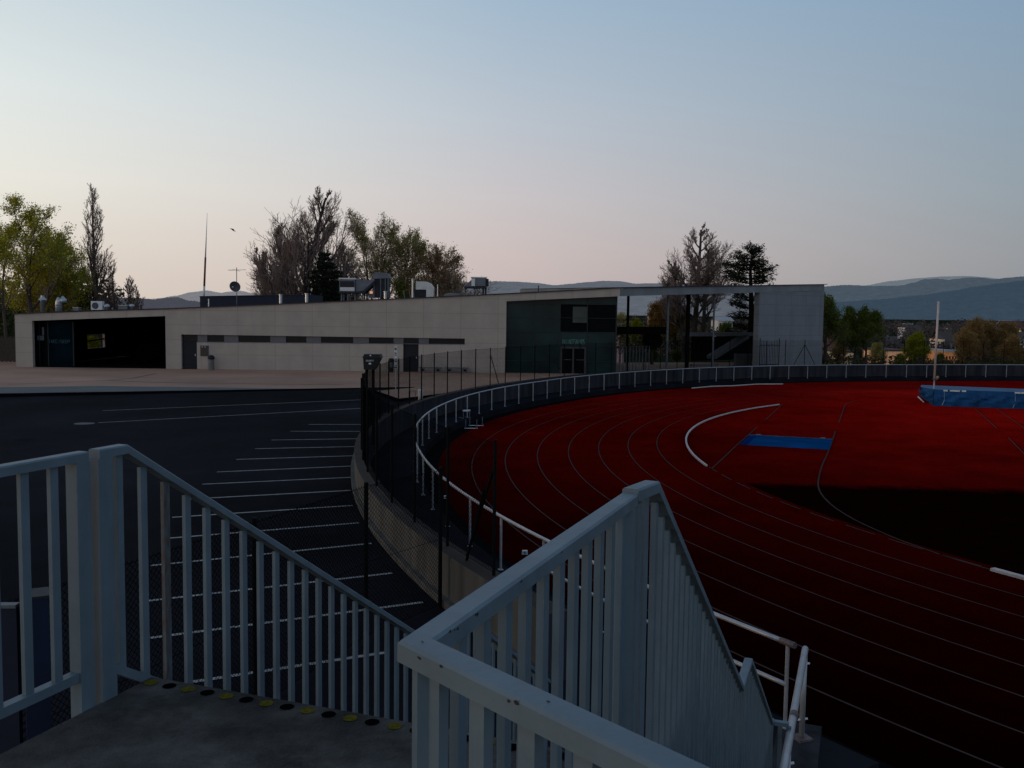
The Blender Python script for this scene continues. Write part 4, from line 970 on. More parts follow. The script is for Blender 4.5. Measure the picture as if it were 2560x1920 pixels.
# ------------------------------------------------------------------ track-side items
def hurdle(name, P, rz_, w_, h_, lab, grp=None, lying=False):
    t = thing(name, lab, 'hurdle', P, grp)
    d = Vector((math.cos(rz_), math.sin(rz_), 0)); nrm = Vector((-d.y, d.x, 0))
    upv = Vector((0,0,1)) if not lying else nrm; ft = nrm if not lying else Vector((0,0,1))
    for s in (-1, 1):
        a = P+d*s*w_*.42
        build('leg', MB().tube([a+Vector((0,0,.03)), a+upv*h_+Vector((0,0,.03))], .02, 6), M['metald'], t)
        build('foot', MB().tube([a+Vector((0,0,.03)), a+ft*.45+Vector((0,0,.03))], .02, 6), M['metald'], t)
    a, b = P-d*w_/2+upv*h_+Vector((0,0,.03)), P+d*w_/2+upv*h_+Vector((0,0,.03))
    build('crossbar', MB().bar(a, b, .02, .08, up=upv), M['white'], t)
    return t
P = G(1166, 1047, .3); hurdle('hurdle', P, 0.55, .42, .38, 'small training hurdle standing on the walkway beside a rail post', 'training hurdles')
P = G(1178, 1074, .02); hurdle('hurdle', P, .05, .62, .28, 'overturned hurdle with white bar lying at the track edge, nearer one', 'training hurdles', True)
P = G(1190, 1067, .02); hurdle('hurdle', P, .05, .72, .28, 'overturned hurdle with white bar lying behind the nearer overturned one', 'training hurdles', True)
P = G(1976, 941, .32); hurdle('hurdle', P, .1, 1.0, .3, 'white barred hurdle behind the far pipe railing near the end wall', 'training hurdles')
for px, py, z_, lab in ((1115, 1246, .05, 'small white lane marker box at the dark track edge behind the fence'), (1312, 1385, .02, 'small white lane marker box on the track below the pipe railing')):
    p = G(px, py, z_); t = thing('lane_marker', lab, 'lane marker', p, 'lane marker boxes')
    build('box', MB().hexa([p+Vector((-.07,-.06,0)), p+Vector((.07,-.06,0)), p+Vector((.07,.06,0)), p+Vector((-.07,.06,0))], [p+Vector((-.06,-.05,.08)), p+Vector((.06,-.05,.08)), p+Vector((.06,.05,.08)), p+Vector((-.06,.05,.08))]), M['metal'], t)
    build('number_mark', MB().box(p+Vector((0,-.06,.045)), (.025,.02,.05)), M['black'], t)
# pole vault mat
HM = 1.05; A, B = G(2302, 967.5, HM), G(2333, 1015, 0); A.z = 0; C = G(2560, 1023, 0); C = B+(C-B)*1.6
E_ = G(2303, 962.5, HM); E_.z = 0; back = (B-A).normalized(); Dk = C+(E_-A)*1.3
vm = thing('vaulting_mat', 'large blue covered pole vault landing mat with white straps', 'landing mat', B)
foot = [A, B, C, Dk, E_]
rgm = random.Random(5)
def side(a, b, n=26, m=7, ba=0, bb=0):
    mb = MB(); nrm = Vector(((b-a).y, -(b-a).x, 0)).normalized(); g_ = []
    for j in range(m+1):
        row = []
        for i in range(n+1):
            p = a+(b-a)*i/n; zb0_ = ba+(bb-ba)*i/n; z_ = zb0_+(HM-zb0_)*j/m
            k = math.sin(PI*j/m)*(.06*math.sin(i*1.1+2*math.sin(j*.9))+rgm.uniform(-.035,.05)) + .05*math.sin(PI*j/m)
            row.append((p.x+nrm.x*k, p.y+nrm.y*k, z_ if j else zb0_+.01))
        g_.append(row)
    for j in range(m):
        for i in range(n): mb.poly((g_[j][i], g_[j][i+1], g_[j+1][i+1], g_[j+1][i]))
    return mb
sd = MB()
for a, b, n_, ba_, bb_ in ((A, B, 10, .45, 0), (B, C, 40, 0, 0), (C, Dk, 6, 0, 0), (Dk, E_, 10, 0, .45), (E_, A, 4, .45, .45)): merge(sd, side(a, b, n_, 7, ba_, bb_))
build('side_cover', sd, M['matdark'], vm, smooth=True)
mb = MB(); mb.poly([(p.x, p.y, HM) for p in foot]); build('top_cover', mb, M['matblue'], vm)
fd = (C-B).normalized(); fn = Vector((fd.y, -fd.x, 0))
def strap(p0_, p1_):
    a = G(p0_, 976, HM); t0_ = (D(p0_, 976, 59).xy-B.xy).length; 
    a = B+fd*((D(p0_, 980, B.y).x-B.x)); b = B+fd*((D(p1_, 980, B.y).x-B.x))
    return MB().bar(a+fn*.06+Vector((0,0,HM-.05)), b+fn*.06+Vector((0,0,HM-.05)), .03, .09)
for a, b in ((2356, 2366), (2371, 2394), (2398, 2408), (2517, 2530), (2531, 2555)): build('strap', strap(a, b), M['white'], vm)
for px in (2358, 2518): 
    a = B+fd*(D(px, 980, B.y).x-B.x)+fn*.075; build('seam_cord', MB().tube([a+Vector((0,0,HM-.1)), a+Vector((.03,0,.4)), a+Vector((-.1,0,.06))], .012, 5), M['metal'], vm)
a_, b_ = D(2334.5, 973, 59.9), D(2346.4, 753.6, 59.9); g0_ = a_+(a_-b_)*(a_.z-.0)/(b_.z-a_.z)
up_ = thing('vault_upright', 'tall leaning pinkish white pole vault upright at the left of the blue mat', 'upright', g0_)
build('pole', MB().tube([a_+(b_-a_)*.12, b_], [.066, .064], 12), M['polemat'], up_, smooth=True)
build('inner_tube', MB().tube([g0_, a_+(b_-a_)*.12], .042, 10), M['galv'], up_, smooth=True)
p = D(2338, 948, 59.8); cl = build('clamp', MB().box(p, (.24,.16,.1)), M['rust'], up_); build('knob', MB().lathe(p+Vector((.12,-.05,.02)), [(.02,0),(.09,.06),(.09,.16),(.02,.2)], 10), mat('ochre_knob', (.3,.2,.08), rough=.6), cl)
a, b = G(2295, 992, .05), G(2309, 1005, .05); solo('crossbar', MB().tube([a, b], .04, 8), M['white'], 'white stick lying on the red surface at the left corner of the blue mat', 'bar', a)
# left slatted fence beside the hall and bird
a, b = D(-30, 870, 76), D(40, 870, 76); t = thing('paling_fence', 'dark paling fence among trees left of the concrete hall', 'fence', (a.x, 76, PZ))
for k in range(22):
    x = a.x+(b.x-a.x)*k/21; build('pale', MB().box((x, 76, PZ+1.0), (.09,.03,1.9+.1*(k % 3))), M['bark'], t)
for z_ in (.5, 1.6): build('rail', MB().bar((a.x, 76.04, PZ+z_), (b.x, 76.04, PZ+z_), .05, .08), M['bark'], t)
p = D(583.5, 576, 60); t = thing('bird', 'small dark bird gliding in the pale sky right of the mast', 'bird', p)
mb = MB(); mb.tube([p+Vector((-.12,0,.06)), p, p+Vector((.14,0,-.07))], [.01,.04,.012], 6); build('body', mb, M['bird'], t)
for s in (-1, 1):
    mb = MB(); mb.poly([p+Vector((-.03,0,.02)), p+Vector((.05,0,-.02)), p+Vector((.0,s*.16,.10)), p+Vector((-.16,s*.3,.1))]); build('wing', mb, M['bird'], t)
# ------------------------------------------------------------------ trees
def rvec(r): return Vector((r.gauss(0,1), r.gauss(0,1), r.gauss(0,1))).normalized()
class Tree:
    def __init__(s, seed): s.r = random.Random(seed); s.tr = MB(); s.tw = MB(); s.lf = MB(); s.tips = []
    def branch(s, p, d, L, rad, lev, P, crook=.12, up=.05, n=None):
        r = s.r; n = n or (6 if lev == 0 else 4); pts = [p.copy()]; ds = []; q = p.copy(); d = d.normalized()
        for i in range(n):
            d = (d+rvec(r)*crook+Vector((0,0,up))).normalized(); q = q+d*(L/n); pts.append(q.copy()); ds.append(d.copy())
        rads = [max(rad*(1-.75*i/n), .012 if lev < 3 else .015) for i in range(n+1)]
        (s.tr if lev < 2 else s.tw).tube(pts, rads, 6 if lev == 0 else (4 if lev == 1 else 3), cap=False)
        if lev >= P['levels']: s.tips.append((pts[-1], ds[-1])); s.tips.append((pts[len(pts)//2], ds[-1])); return
        k = P['kids'][lev]
        for i in range(k):
            t = P['t0'][lev]+(1-P['t0'][lev])*(i+r.random())/k; t = min(t, .99); j = min(int(t*n), n-1); f = t*n-j
            q = pts[j]+(pts[j+1]-pts[j])*f; dd = ds[j]
            side = rvec(r); side = (side-dd*side.dot(dd)).normalized()
            if P.get('flat') and lev == 0: side = Vector((side.x, side.y, side.z*.3)).normalized()
            a = math.radians(P['ang'][lev]+r.uniform(-10, 10))
            nd = dd*math.cos(a)+side*math.sin(a)
            LL = L*P['len'][lev]*(1.15-P['taper'][lev]*t)*r.uniform(.75, 1.2)
            s.branch(q, nd, LL, rads[j]*P.get('rr', .55), lev+1, P, crook*P.get('cg', 1.25), P['up'][min(lev+1, len(P['up'])-1)])
    def leaves(s, per, size, spread, keep=1.0, zlo=None):
        r = s.r
        for p, d in s.tips:
            if r.random() > keep: continue
            for _ in range(per):
                c = p+rvec(r)*spread*r.random()
                a = rvec(r); b = a.cross(rvec(r)).normalized(); k = size*.62*r.uniform(.5, 1.2)
                s.lf.poly((c-a*k, c-b*k*.6, c+a*k, c+b*k*.6))
    def fit(s, b, H):
        top = max(v[2] for m in (s.tr, s.tw, s.lf) for v in m.v); k = H/(top-b.z)
        for m in (s.tr, s.tw, s.lf): m.v = [(b.x+(v[0]-b.x)*k, b.y+(v[1]-b.y)*k, b.z+(v[2]-b.z)*k) for v in m.v]
    def done(s, name, label, base, bark, twig, leaf, group=None, cat='tree'):
        t = thing(name, label, cat, base, group)
        build('trunk', s.tr, M[bark], t)
        if s.tw.v: build('twigs', s.tw, M[twig], t)
        if s.lf.v: build('crown', s.lf, M[leaf], t)
        return t
def at(px, py_top, Y, base=PZ):
    p = D(px, py_top, Y); return Vector((p.x, Y, base)), p.z-base
PB = dict(levels=4, kids=[13, 6, 5, 4], t0=[.22, .25, .2, .1], ang=[48, 38, 38, 40], len=[.5, .55, .5, .45], taper=[.75, .5, .4, .3], up=[.02, .16, .10, .05], rr=.55)
def P_(**k): d = dict(PB); d.update(k); return d
def tree(seed, px, ytop, Y, name, label, leaf=None, per=3, size=.14, spread=.5, keep=1, P=PB, rad=.28, lean=(0, 0), hk=.92, bark='bark', twig='barkw', base=PZ, crook=.06, extra=(), group=None, cat='tree'):
    b, H = at(px, ytop, Y, base); T = Tree(seed)
    T.branch(b, Vector((lean[0], lean[1], 1)), H*hk, rad, 0, P, crook, 0, n=9)
    for dx, hk2, ln in extra: T.branch(b+Vector((dx, T.r.uniform(-1, 1), 0)), Vector((ln, 0, 1)), H*hk2, rad*.75, 0, P, crook, 0, n=8)
    if leaf: T.leaves(per, size, spread, keep)
    T.fit(b, H)
    return T.done(name, label, b, bark, twig, leaf or 'leafC', group, cat)
maple = P_(kids=[15, 6, 5, 3], ang=[46, 40, 42, 45], len=[.52, .55, .5, .5], t0=[.2, .25, .2, .1], taper=[.72, .45, .4, .3])
tree(11, 76, 476, 84, 'leafy_tree', 'large spreading tree with fresh yellow green leaves at the left edge', 'leafA', 9, .17, .75, 1, maple, .34)
tree(12, 10, 560, 79, 'leafy_tree', 'thin dark trunked young tree at the far left edge beside the hall', 'leafA', 5, .16, .7, .9, P_(kids=[9,5,4,3], t0=[.35,.25,.2,.1]), .2)
tree(13, 142, 560, 88, 'leafy_tree', 'green leafed tree between the large left tree and the poplar', 'leafA', 6, .17, .7, .95, maple, .2, extra=((-1.6, .85, -.03),))
tree(14, 178, 700, 92, 'shrub_tree', 'low dense dark shrub tree below the left poplar', 'leafD', 7, .2, .8, 1, P_(levels=3, kids=[14,7,6], t0=[.1,.2,.2], ang=[50,40,40], up=[.02,.1,.1]), .18)
pop = P_(kids=[26, 6, 4, 3], t0=[.14, .15, .15, .1], ang=[28, 24, 28, 30], len=[.27, .45, .5, .5], taper=[.6, .4, .4, .3], up=[.0, .26, .16, .1])
tree(21, 229, 452, 92, 'bare_poplar', 'tall narrow bare poplar near the left edge', 'leafB', 1, .07, .3, .5, pop, .3, lean=(-.0, 0), hk=.97, crook=.03)
tree(22, 278, 610, 93, 'bare_tree', 'bare tree with pointed top leaning right of the tall poplar', None, P=P_(kids=[16,6,4,3], t0=[.12,.15,.15,.1], ang=[32,28,30,32], len=[.34,.5,.5,.5], up=[0,.22,.14,.1]), rad=.22, lean=(.05, 0), extra=((-1.7, 1.08, -.02),))
tree(23, 324, 688, 95, 'bare_sapling', 'slim bare sapling on the skyline left of the mast', None, P=pop, rad=.1, hk=.97, extra=((.75, .82, 0),))
big = P_(levels=4, kids=[20, 8, 6, 4], t0=[.10, .2, .15, .1], ang=[44, 32, 34, 36], len=[.46, .52, .5, .5], taper=[1.0, .4, .35, .3], up=[.0, .22, .14, .08], rr=.6)
tree(31, 752, 462, 96, 'bare_tree', 'broad bare tree with tall pointed crown behind the middle of the hall', None, P=big, rad=.42, hk=.95, extra=((-3.2, .6, -.14), (2.8, .62, .16), (.9, .8, .03), (-1.3, .72, -.06)))
tree(41, 962, 517, 100, 'sparse_tree', 'tall sparse tree with small olive leaves behind the louvred roof tower', 'leafB', 4, .15, .55, .9, P_(kids=[15,6,5,3], t0=[.2,.2,.2,.1], ang=[40,34,36,40], len=[.5,.5,.5,.5], up=[0,.18,.1,.05]), .26, extra=((-2.2, .94, -.03), (1.9, .85, .08)))
tree(42, 1005, 570, 100, 'sparse_tree', 'olive leaved tree leaning right above the bent air duct', 'leafB', 4, .15, .55, .9, P_(kids=[13,6,5,3], t0=[.25,.2,.2,.1]), .22, lean=(.12, 0))
tree(43, 1078, 602, 98, 'brown_tree', 'rounded reddish brown budding tree behind the bent air duct', 'leafC', 3, .13, .5, .9, P_(kids=[16,7,5,4], t0=[.12,.2,.15,.1], ang=[46,38,38,40], up=[0,.18,.1,.05]), .24, extra=((2.6, .93, .1),))
tree(44, 1135, 665, 101, 'brown_tree', 'low rounded brown tree sloping off left of the roof condenser', 'leafC', 3, .13, .5, .9, P_(kids=[15,7,5,3], t0=[.1,.2,.15,.1], ang=[48,40,38,40]), .2)
tree(45, 1183, 690, 104, 'bare_sapling', 'low bare sapling poking up behind the roof condenser', None, P=P_(levels=3, kids=[18,6,4], t0=[.1,.15,.1]), rad=.1)
tree(46, 1018, 690, 97, 'shrub_tree', 'dense dark green shrub tree between roof tower and bent duct', 'leafD', 8, .2, .8, 1, P_(levels=3, kids=[16,8,6], t0=[.08,.2,.15], ang=[44,40,40], up=[0,.15,.1]), .2)
tree(47, 872, 688, 103, 'brown_tree', 'low brown tree behind the big air handling unit', 'leafC', 3, .13, .5, .9, P_(levels=3, kids=[18,8,6], t0=[.1,.2,.15]), .18)
tree(51, 1742, 553, 103, 'bare_tree', 'bare pear shaped tree rising behind the open canopy', None, P=P_(kids=[22,8,6,4], t0=[.26,.2,.15,.1], ang=[52,34,36,38], len=[.44,.5,.5,.48], taper=[1.05,.4,.35,.3], up=[0,.2,.12,.06]), rad=.4, hk=.95, extra=((.9, .8, .05), (-1.0, .7, -.07)))
tree(52, 1690, 738, 108, 'willow_tree', 'amber leaved tree seen through the open canopy', 'leafO', 7, .16, .7, 1, P_(kids=[15,7,5,3], t0=[.15,.2,.15,.1]), .22, extra=((-1.2, .9, -.05),))
tree(53, 1600, 792, 118, 'round_bush_tree', 'bright yellow green tree seen through the left bay of the canopy', 'leafY', 8, .17, .7, 1, P_(levels=3, kids=[16,8,7], t0=[.12,.2,.15], ang=[50,42,40]), .2)
tree(54, 1552, 775, 140, 'bare_tree', 'hazy grey tree seen in the narrow gap beside the glass entrance', 'leafB', 3, .15, .6, .9, P_(levels=3, kids=[16,8,7]), .2, base=-2)
tree(55, 1815, 800, 122, 'shrub_tree', 'dark shrub tree below the pine seen through the canopy', 'leafD', 7, .2, .8, .9, P_(levels=3, kids=[14,8,6], t0=[.1,.2,.15]), .2)
tree(56, 1632, 870, 96, 'shrub_tree', 'dark bushes at ground level beyond the barred gate', 'leafD', 8, .2, .8, .9, P_(levels=3, kids=[16,8,6], t0=[.05,.1,.1], ang=[60,45,40]), .15, extra=((4.5, 1.0, .1), (8.2, .9, -.1)))
P = online(1631, 8); P = Vector((P.x, P.y, PZ)); rb_ = U(25, P.y); zc = zf(1631, 849, P); T = Tree(57)
T.tr.tube([P, Vector((P.x, P.y, zc))], [.16, .1], 8)
for _ in range(2600):
    v = rvec(T.r)*rb_*T.r.uniform(.6, 1.05); c = Vector((P.x, P.y, zc))+v; a = rvec(T.r); b = a.cross(rvec(T.r)).normalized(); T.lf.poly((c-a*.09, c-b*.06, c+a*.09, c+b*.06))
T.done('ball_tree', 'dark ball shaped clipped tree on a straight trunk behind the barred gate', P, 'bark', 'bark', 'needle')
# conifers
def conifer(seed, px, ytop, Y, label, hw, tiers, name='conifer', irregular=0, base=PZ, first=.06, droop=-.15, dens=60, size=.3):
    b, H = at(px, ytop, Y, base); r = random.Random(seed); T = Tree(seed)
    T.tr.tube([b, b+Vector((.05,0,H*.5)), b+Vector((0,0,H*.985))], [H*.017, H*.011, .02], 7)
    for i in range(tiers):
        f = first+(1-first)*(i+r.uniform(-.2,.2))/tiers; z_ = b.z+H*f; L = hw*(1-f)**.8*(1+r.uniform(-irregular, irregular))+.25
        nb = 5 if irregular else 8
        a0 = r.random()*6.28
        for k in range(nb):
            a = a0+2*PI*k/nb+r.uniform(-.3,.3); LL = L*r.uniform(.65 if irregular else .85, 1.1)
            d = Vector((math.cos(a), math.sin(a), droop+r.uniform(-.08,.12)))
            p0_ = Vector((b.x, b.y, z_)); p1_ = p0_+d*LL*.6; p2_ = p0_+d*LL+Vector((0,0,LL*(.18 if irregular else .05)))
            T.tw.tube([p0_, p1_, p2_], [.05, .03, .01], 3, cap=False)
            for _ in range(int(dens*LL)):
                t = r.uniform(.18 if not irregular else .3, 1.02); c = p0_+(p2_-p0_)*t+Vector((r.gauss(0,.16+.1*irregular), r.gauss(0,.16+.1*irregular), r.gauss(.05,.09)))*(1.3-.5*t)
                u = rvec(r); u.z = abs(u.z)*.6; v = u.cross(rvec(r)).normalized(); k_ = size*r.uniform(.5,1.1)
                T.lf.poly((c-u*k_*.5, c-v*k_*.16, c+u*k_, c+v*k_*.16))
    return T.done(name, label, b, 'bark', 'bark', 'needle')
conifer(61, 812, 624, 92, 'dark conical spruce in front of the broad bare tree', 3.4, 22, 'spruce_tree', dens=70)
conifer(62, 838, 668, 95, 'lower dark spruce right of the conical spruce', 2.6, 16, 'spruce_tree', dens=70)
b, H = at(1880, 622, 98); T = Tree(63); r = T.r
T.tr.tube([b, b+Vector((.15,0,H*.4)), b+Vector((-.1,0,H*.8)), b+Vector((.0,0,H*.97))], [.36,.3,.16,.04], 7)
for z_px, xl, xr in ((627, 1866, 1908), (640, 1832, 1902), (655, 1838, 1898), (668, 1826, 1912), (676, 1813, 1938), (690, 1822, 1914), (702, 1820, 1926), (722, 1830, 1930), (745, 1826, 1916), (765, 1835, 1925), (790, 1828, 1930), (815, 1836, 1925), (840, 1830, 1920)):
    for s, xe in ((-1, xl), (1, xr)):
        e = D(xe, z_px-4, 98); o_ = Vector((b.x, 98, D(1880, z_px+8, 98).z))
        for yy in (-1.6, 0, 1.6):
            ee = Vector((e.x+r.uniform(-.5,.3)*s, 98+yy*r.uniform(.6,1.3), e.z+r.uniform(-.2,.45))); T.tw.tube([o_, o_+(ee-o_)*.6+Vector((0,0,-.1)), ee], [.06,.035,.01], 3, cap=False)
            L = (ee-o_).length
            for _ in range(int(75*L)):
                t = r.uniform(.12, 1.02)**.8; c = o_+(ee-o_)*t+Vector((r.gauss(0,.25), r.gauss(0,.3), r.gauss(.05,.17)))
                u = rvec(r); u.z = abs(u.z)*.5; v = u.cross(rvec(r)).normalized(); k_ = .3*r.uniform(.5,1.1); T.lf.poly((c-u*k_*.5, c-v*k_*.18, c+u*k_, c+v*k_*.18))
T.done('pine_tree', 'dark layered pine with uneven plates right of the bare pear shaped tree', b, 'darkbark', 'darkbark', 'needle')
# right hand trees beyond the wall
tree(71, 2070, 722, 97, 'dark_tree', 'dark green tree half hidden behind the right end wall', 'leafD', 7, .17, .7, 1, P_(kids=[16,7,5,3], t0=[.15,.2,.15,.1]), .25)
tree(72, 2141, 757, 104, 'dark_tree', 'full dark green tree with visible trunk right of the hall', 'leafD', 8, .16, .65, 1, P_(kids=[15,7,5,3], t0=[.25,.2,.15,.1], ang=[52,40,40,40]), .24, extra=((1.3, .85, .06),), base=0)
tree(73, 2292, 826, 128, 'yellow_green_tree', 'rounded yellow green tree left of the vaulting upright', 'leafY', 8, .17, .75, 1, P_(kids=[14,7,5,3], t0=[.15,.2,.15,.1], ang=[54,42,40,40]), .2, base=-1.5)
tree(74, 2250, 880, 116, 'yellow_green_bush', 'low yellow green bush in front of the orange apartment block', 'leafY', 6, .15, .6, .8, P_(levels=3, kids=[13,7,6], t0=[.1,.2,.15]), .12, base=-.8)
tree(75, 2470, 788, 132, 'brown_tree', 'tallest broad brown tree right of the vaulting upright', 'leafC', 5, .17, .7, 1, P_(kids=[17,7,5,3], t0=[.12,.2,.15,.1], ang=[50,40,38,40]), .26, base=-1.5, extra=((-2.2, .9, -.06), (2.4, .85, .06)))
tree(76, 2422, 815, 120, 'brown_tree', 'shorter brown tree at the left flank of the tallest brown tree', 'leafC', 5, .17, .7, 1, P_(kids=[14,7,5,3], t0=[.12,.2,.15,.1]), .2, base=-1)
tree(77, 2530, 832, 124, 'brown_tree', 'low brown tree near the right edge below the golden turret', 'leafC', 5, .17, .7, 1, P_(kids=[14,7,5,3], t0=[.12,.2,.15,.1]), .2, base=-1)
tree(78, 2350, 880, 115, 'shrub_tree', 'dark shrub tree behind the vaulting upright', 'leafD', 6, .16, .6, .9, P_(levels=3, kids=[13,7,6], t0=[.1,.2,.15]), .12, base=-.8)
tree(79, 2096, 840, 110, 'brown_tree', 'brown undergrowth tree beside the right end wall', 'leafC', 5, .15, .6, .9, P_(levels=3, kids=[14,8,6], t0=[.1,.2,.15]), .15, base=-.5)
tree(80, 2200, 850, 170, 'dark_tree', 'hazy brown tree left of the orange apartment block', 'leafB', 5, .22, .9, .9, P_(levels=3, kids=[14,8,6], t0=[.15,.2,.15]), .2, base=-4)
# ------------------------------------------------------------------ town
def house(name, label, px0, px1, yt, yb, Y, wall, roof, kind='gable', dep=9, rows=2, cols=3, winc='window', rh=2.5, base=-12, cat='house'):
    a, b = D(px0, yb, Y), D(px1, yt, Y); w = b.x-a.x; zt_ = b.z; x0, x1 = a.x, b.x; zb0 = min(terr(Y)-.6, a.z-.5)
    t = thing(name, label, cat, ((x0+x1)/2, Y, zb0))
    build('wall', MB().box(((x0+x1)/2, Y+dep/2, (zb0+zt_)/2), (w, dep, zt_-zb0)), wall, t)
    mb = MB()
    if kind == 'gable':
        o_ = .35; rz_ = zt_+rh
        for y0, y1, s in ((Y-o_, Y+dep/2, 0), (Y+dep+o_, Y+dep/2, 1)):
            q = [(x0-o_, y0, zt_-.05), (x1+o_, y0, zt_-.05), (x1+o_, y1, rz_), (x0-o_, y1, rz_)]
            mb.poly(q if not s else q[::-1])
        for x in (x0, x1): mb.poly([(x, Y, zt_), (x, Y+dep, zt_), (x, Y+dep/2, rz_-.1)])
    else: mb.box(((x0+x1)/2, Y+dep/2, zt_+.2), (w+.5, dep+.5, .4))
    build('roof', mb, roof, t)
    fl = min(2.8, (zt_-a.z)/max(rows, 1))
    for i in range(rows):
        for j in range(cols):
            x = x0+w*(j+.5)/cols; z_ = zt_-.9-fl*i-.4
            build('window', MB().box((x, Y-.02, z_), (min(1.1, w/cols*.5), .08, min(1.4, fl*.55))), M[winc], t)
    return t
mw = lambda n, c, **k: mat(n, c, rough=.85, var=.12, scale=.2, **k)
orange = mw('sunlit_peach_render', (.62,.36,.22), em=(.55,.26,.13), ems=.32); grey = mw('grey_render', (.2,.2,.21)); cream = mw('sunlit_cream_render', (.5,.42,.32), em=(.5,.36,.22), ems=.2); whit = mw('white_render', (.6,.58,.58))  # peach and cream walls glow to paint in low sunlight
redr = mw('dark_red_roof', (.10,.045,.04)); brownr = mw('brown_roof', (.07,.055,.05)); paler = mw('pale_roof', (.36,.36,.36)); lit_orange = mw('sunlit_orange_render', (.45,.2,.09), em=(.5,.2,.07), ems=.25); brownw = mw('brown_render', (.16,.12,.12))  # the orange wall's glow stands in for low sun
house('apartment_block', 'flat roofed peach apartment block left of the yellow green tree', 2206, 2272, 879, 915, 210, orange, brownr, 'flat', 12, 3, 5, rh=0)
house('apartment_block', 'rust orange flat roofed block right of the vaulting upright', 2362, 2394, 880, 915, 220, lit_orange, paler, 'flat', 12, 3, 4)
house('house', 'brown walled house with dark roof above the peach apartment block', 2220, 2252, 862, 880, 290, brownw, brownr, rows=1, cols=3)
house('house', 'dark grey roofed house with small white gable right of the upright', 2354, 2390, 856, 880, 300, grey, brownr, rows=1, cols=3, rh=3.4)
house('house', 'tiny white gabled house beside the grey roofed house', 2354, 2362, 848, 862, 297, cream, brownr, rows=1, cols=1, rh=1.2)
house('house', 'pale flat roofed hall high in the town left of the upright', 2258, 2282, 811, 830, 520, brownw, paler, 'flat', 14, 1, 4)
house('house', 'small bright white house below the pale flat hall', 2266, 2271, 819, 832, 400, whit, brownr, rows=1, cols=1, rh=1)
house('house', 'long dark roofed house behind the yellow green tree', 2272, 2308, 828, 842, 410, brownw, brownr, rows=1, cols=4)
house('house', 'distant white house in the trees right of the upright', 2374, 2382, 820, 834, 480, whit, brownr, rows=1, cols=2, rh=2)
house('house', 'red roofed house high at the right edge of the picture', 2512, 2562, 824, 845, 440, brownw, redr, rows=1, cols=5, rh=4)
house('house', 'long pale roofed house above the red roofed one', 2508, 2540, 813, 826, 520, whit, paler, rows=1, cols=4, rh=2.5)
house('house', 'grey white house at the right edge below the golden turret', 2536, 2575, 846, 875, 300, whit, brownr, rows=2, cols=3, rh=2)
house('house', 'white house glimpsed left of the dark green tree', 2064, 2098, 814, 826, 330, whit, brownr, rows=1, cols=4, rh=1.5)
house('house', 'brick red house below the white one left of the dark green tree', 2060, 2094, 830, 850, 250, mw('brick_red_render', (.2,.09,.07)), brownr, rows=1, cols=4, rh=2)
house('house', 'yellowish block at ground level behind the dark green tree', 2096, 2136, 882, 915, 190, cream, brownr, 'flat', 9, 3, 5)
house('house', 'tiny white house above the dark green tree crown', 2150, 2161, 800, 812, 480, whit, paler, rows=1, cols=2, rh=1.6)
house('house', 'white house with red base seen in the gap beside the glass entrance', 1543, 1561, 819, 838, 200, mw('pinkish_render', (.45,.27,.24)), paler, rows=1, cols=3, rh=.8)
house('house', 'far white house on the slope seen through the canopy', 1626, 1637, 790, 799, 420, whit, paler, rows=1, cols=3, rh=1.5)
house('house', 'white house by the pine seen through the right canopy bay', 1796, 1832, 802, 828, 240, whit, paler, rows=1, cols=4, rh=1)
P = D(2549.5, 839, 330); t = thing('golden_turret', 'small golden onion turret at the right edge of the town', 'turret', (P.x, P.y, -12))
build('shaft', MB().box((P.x, P.y, P.z-2), (1.0,1.0,4)), whit, t)
build('onion_dome', MB().lathe(P, [(.35,0),(.55,.3),(.62,.7),(.5,1.2),(.25,1.7),(.08,2.1),(.02,2.6)], 14), mat('golden_copper_glow', (.6,.42,.16), rough=.5, em=(.5,.36,.14), ems=.35), t)  # emission paints a sunlit glow onto the dome
# far wooded town: a mass of small crowns nobody could count
rf_ = random.Random(77)
def mass(name, label, n, xr, yr, zr_, hr, c1, c2, leafn, size, seed):
    r = random.Random(seed); mb = MB()
    for _ in range(n):
        Y = r.uniform(*yr); x = r.uniform(*xr)*Y; h = r.uniform(*hr); w = h*r.uniform(.3,.5); z0 = zr_(Y)
        for _ in range(leafn):
            v = rvec(r); c = Vector((x+v.x*w*r.uniform(.4,1), Y+v.y*w, z0+h*.55+v.z*h*.45*r.uniform(.5,1)))
            a = rvec(r); b = a.cross(rvec(r)).normalized(); k = size*r.uniform(.6,1.3); mb.poly((c-a*k, c-b*k*.7, c+a*k, c+b*k*.7))
    o = build(name, mb, leafmat(name+'_leaves', c1, c2, .15)); o['kind'] = 'stuff'; tag(o, label, 'trees'); return o
tree(15, 232, 838, 90, 'yellow_green_bush', 'sunlit bush glimpsed through the back window of the open bay', 'leafY', 8, .15, .5, 1, P_(levels=3, kids=[13,7,6], t0=[.05,.1,.1]), .1)
mass('town_trees', 'hazy mauve brown trees filling the town below the right hills', 520, (.10, .66), (250, 620), lambda Y: terr(Y)-1, (4, 9), (.055,.046,.048), (.13,.105,.095), 130, .42, 5)
mass('near_undergrowth', 'dark brown green undergrowth beyond the far fence', 120, (.28, .66), (90, 150), lambda Y: -.6-(Y-93)*.03, (1.2, 2.7), (.03,.03,.012), (.11,.08,.03), 150, .14, 6)
mass('left_wood', 'dark green wood behind the trees at the far left', 70, (-.62, -.42), (100, 150), lambda Y: 0, (6, 11), (.018,.024,.008), (.06,.07,.02), 170, .3, 7)
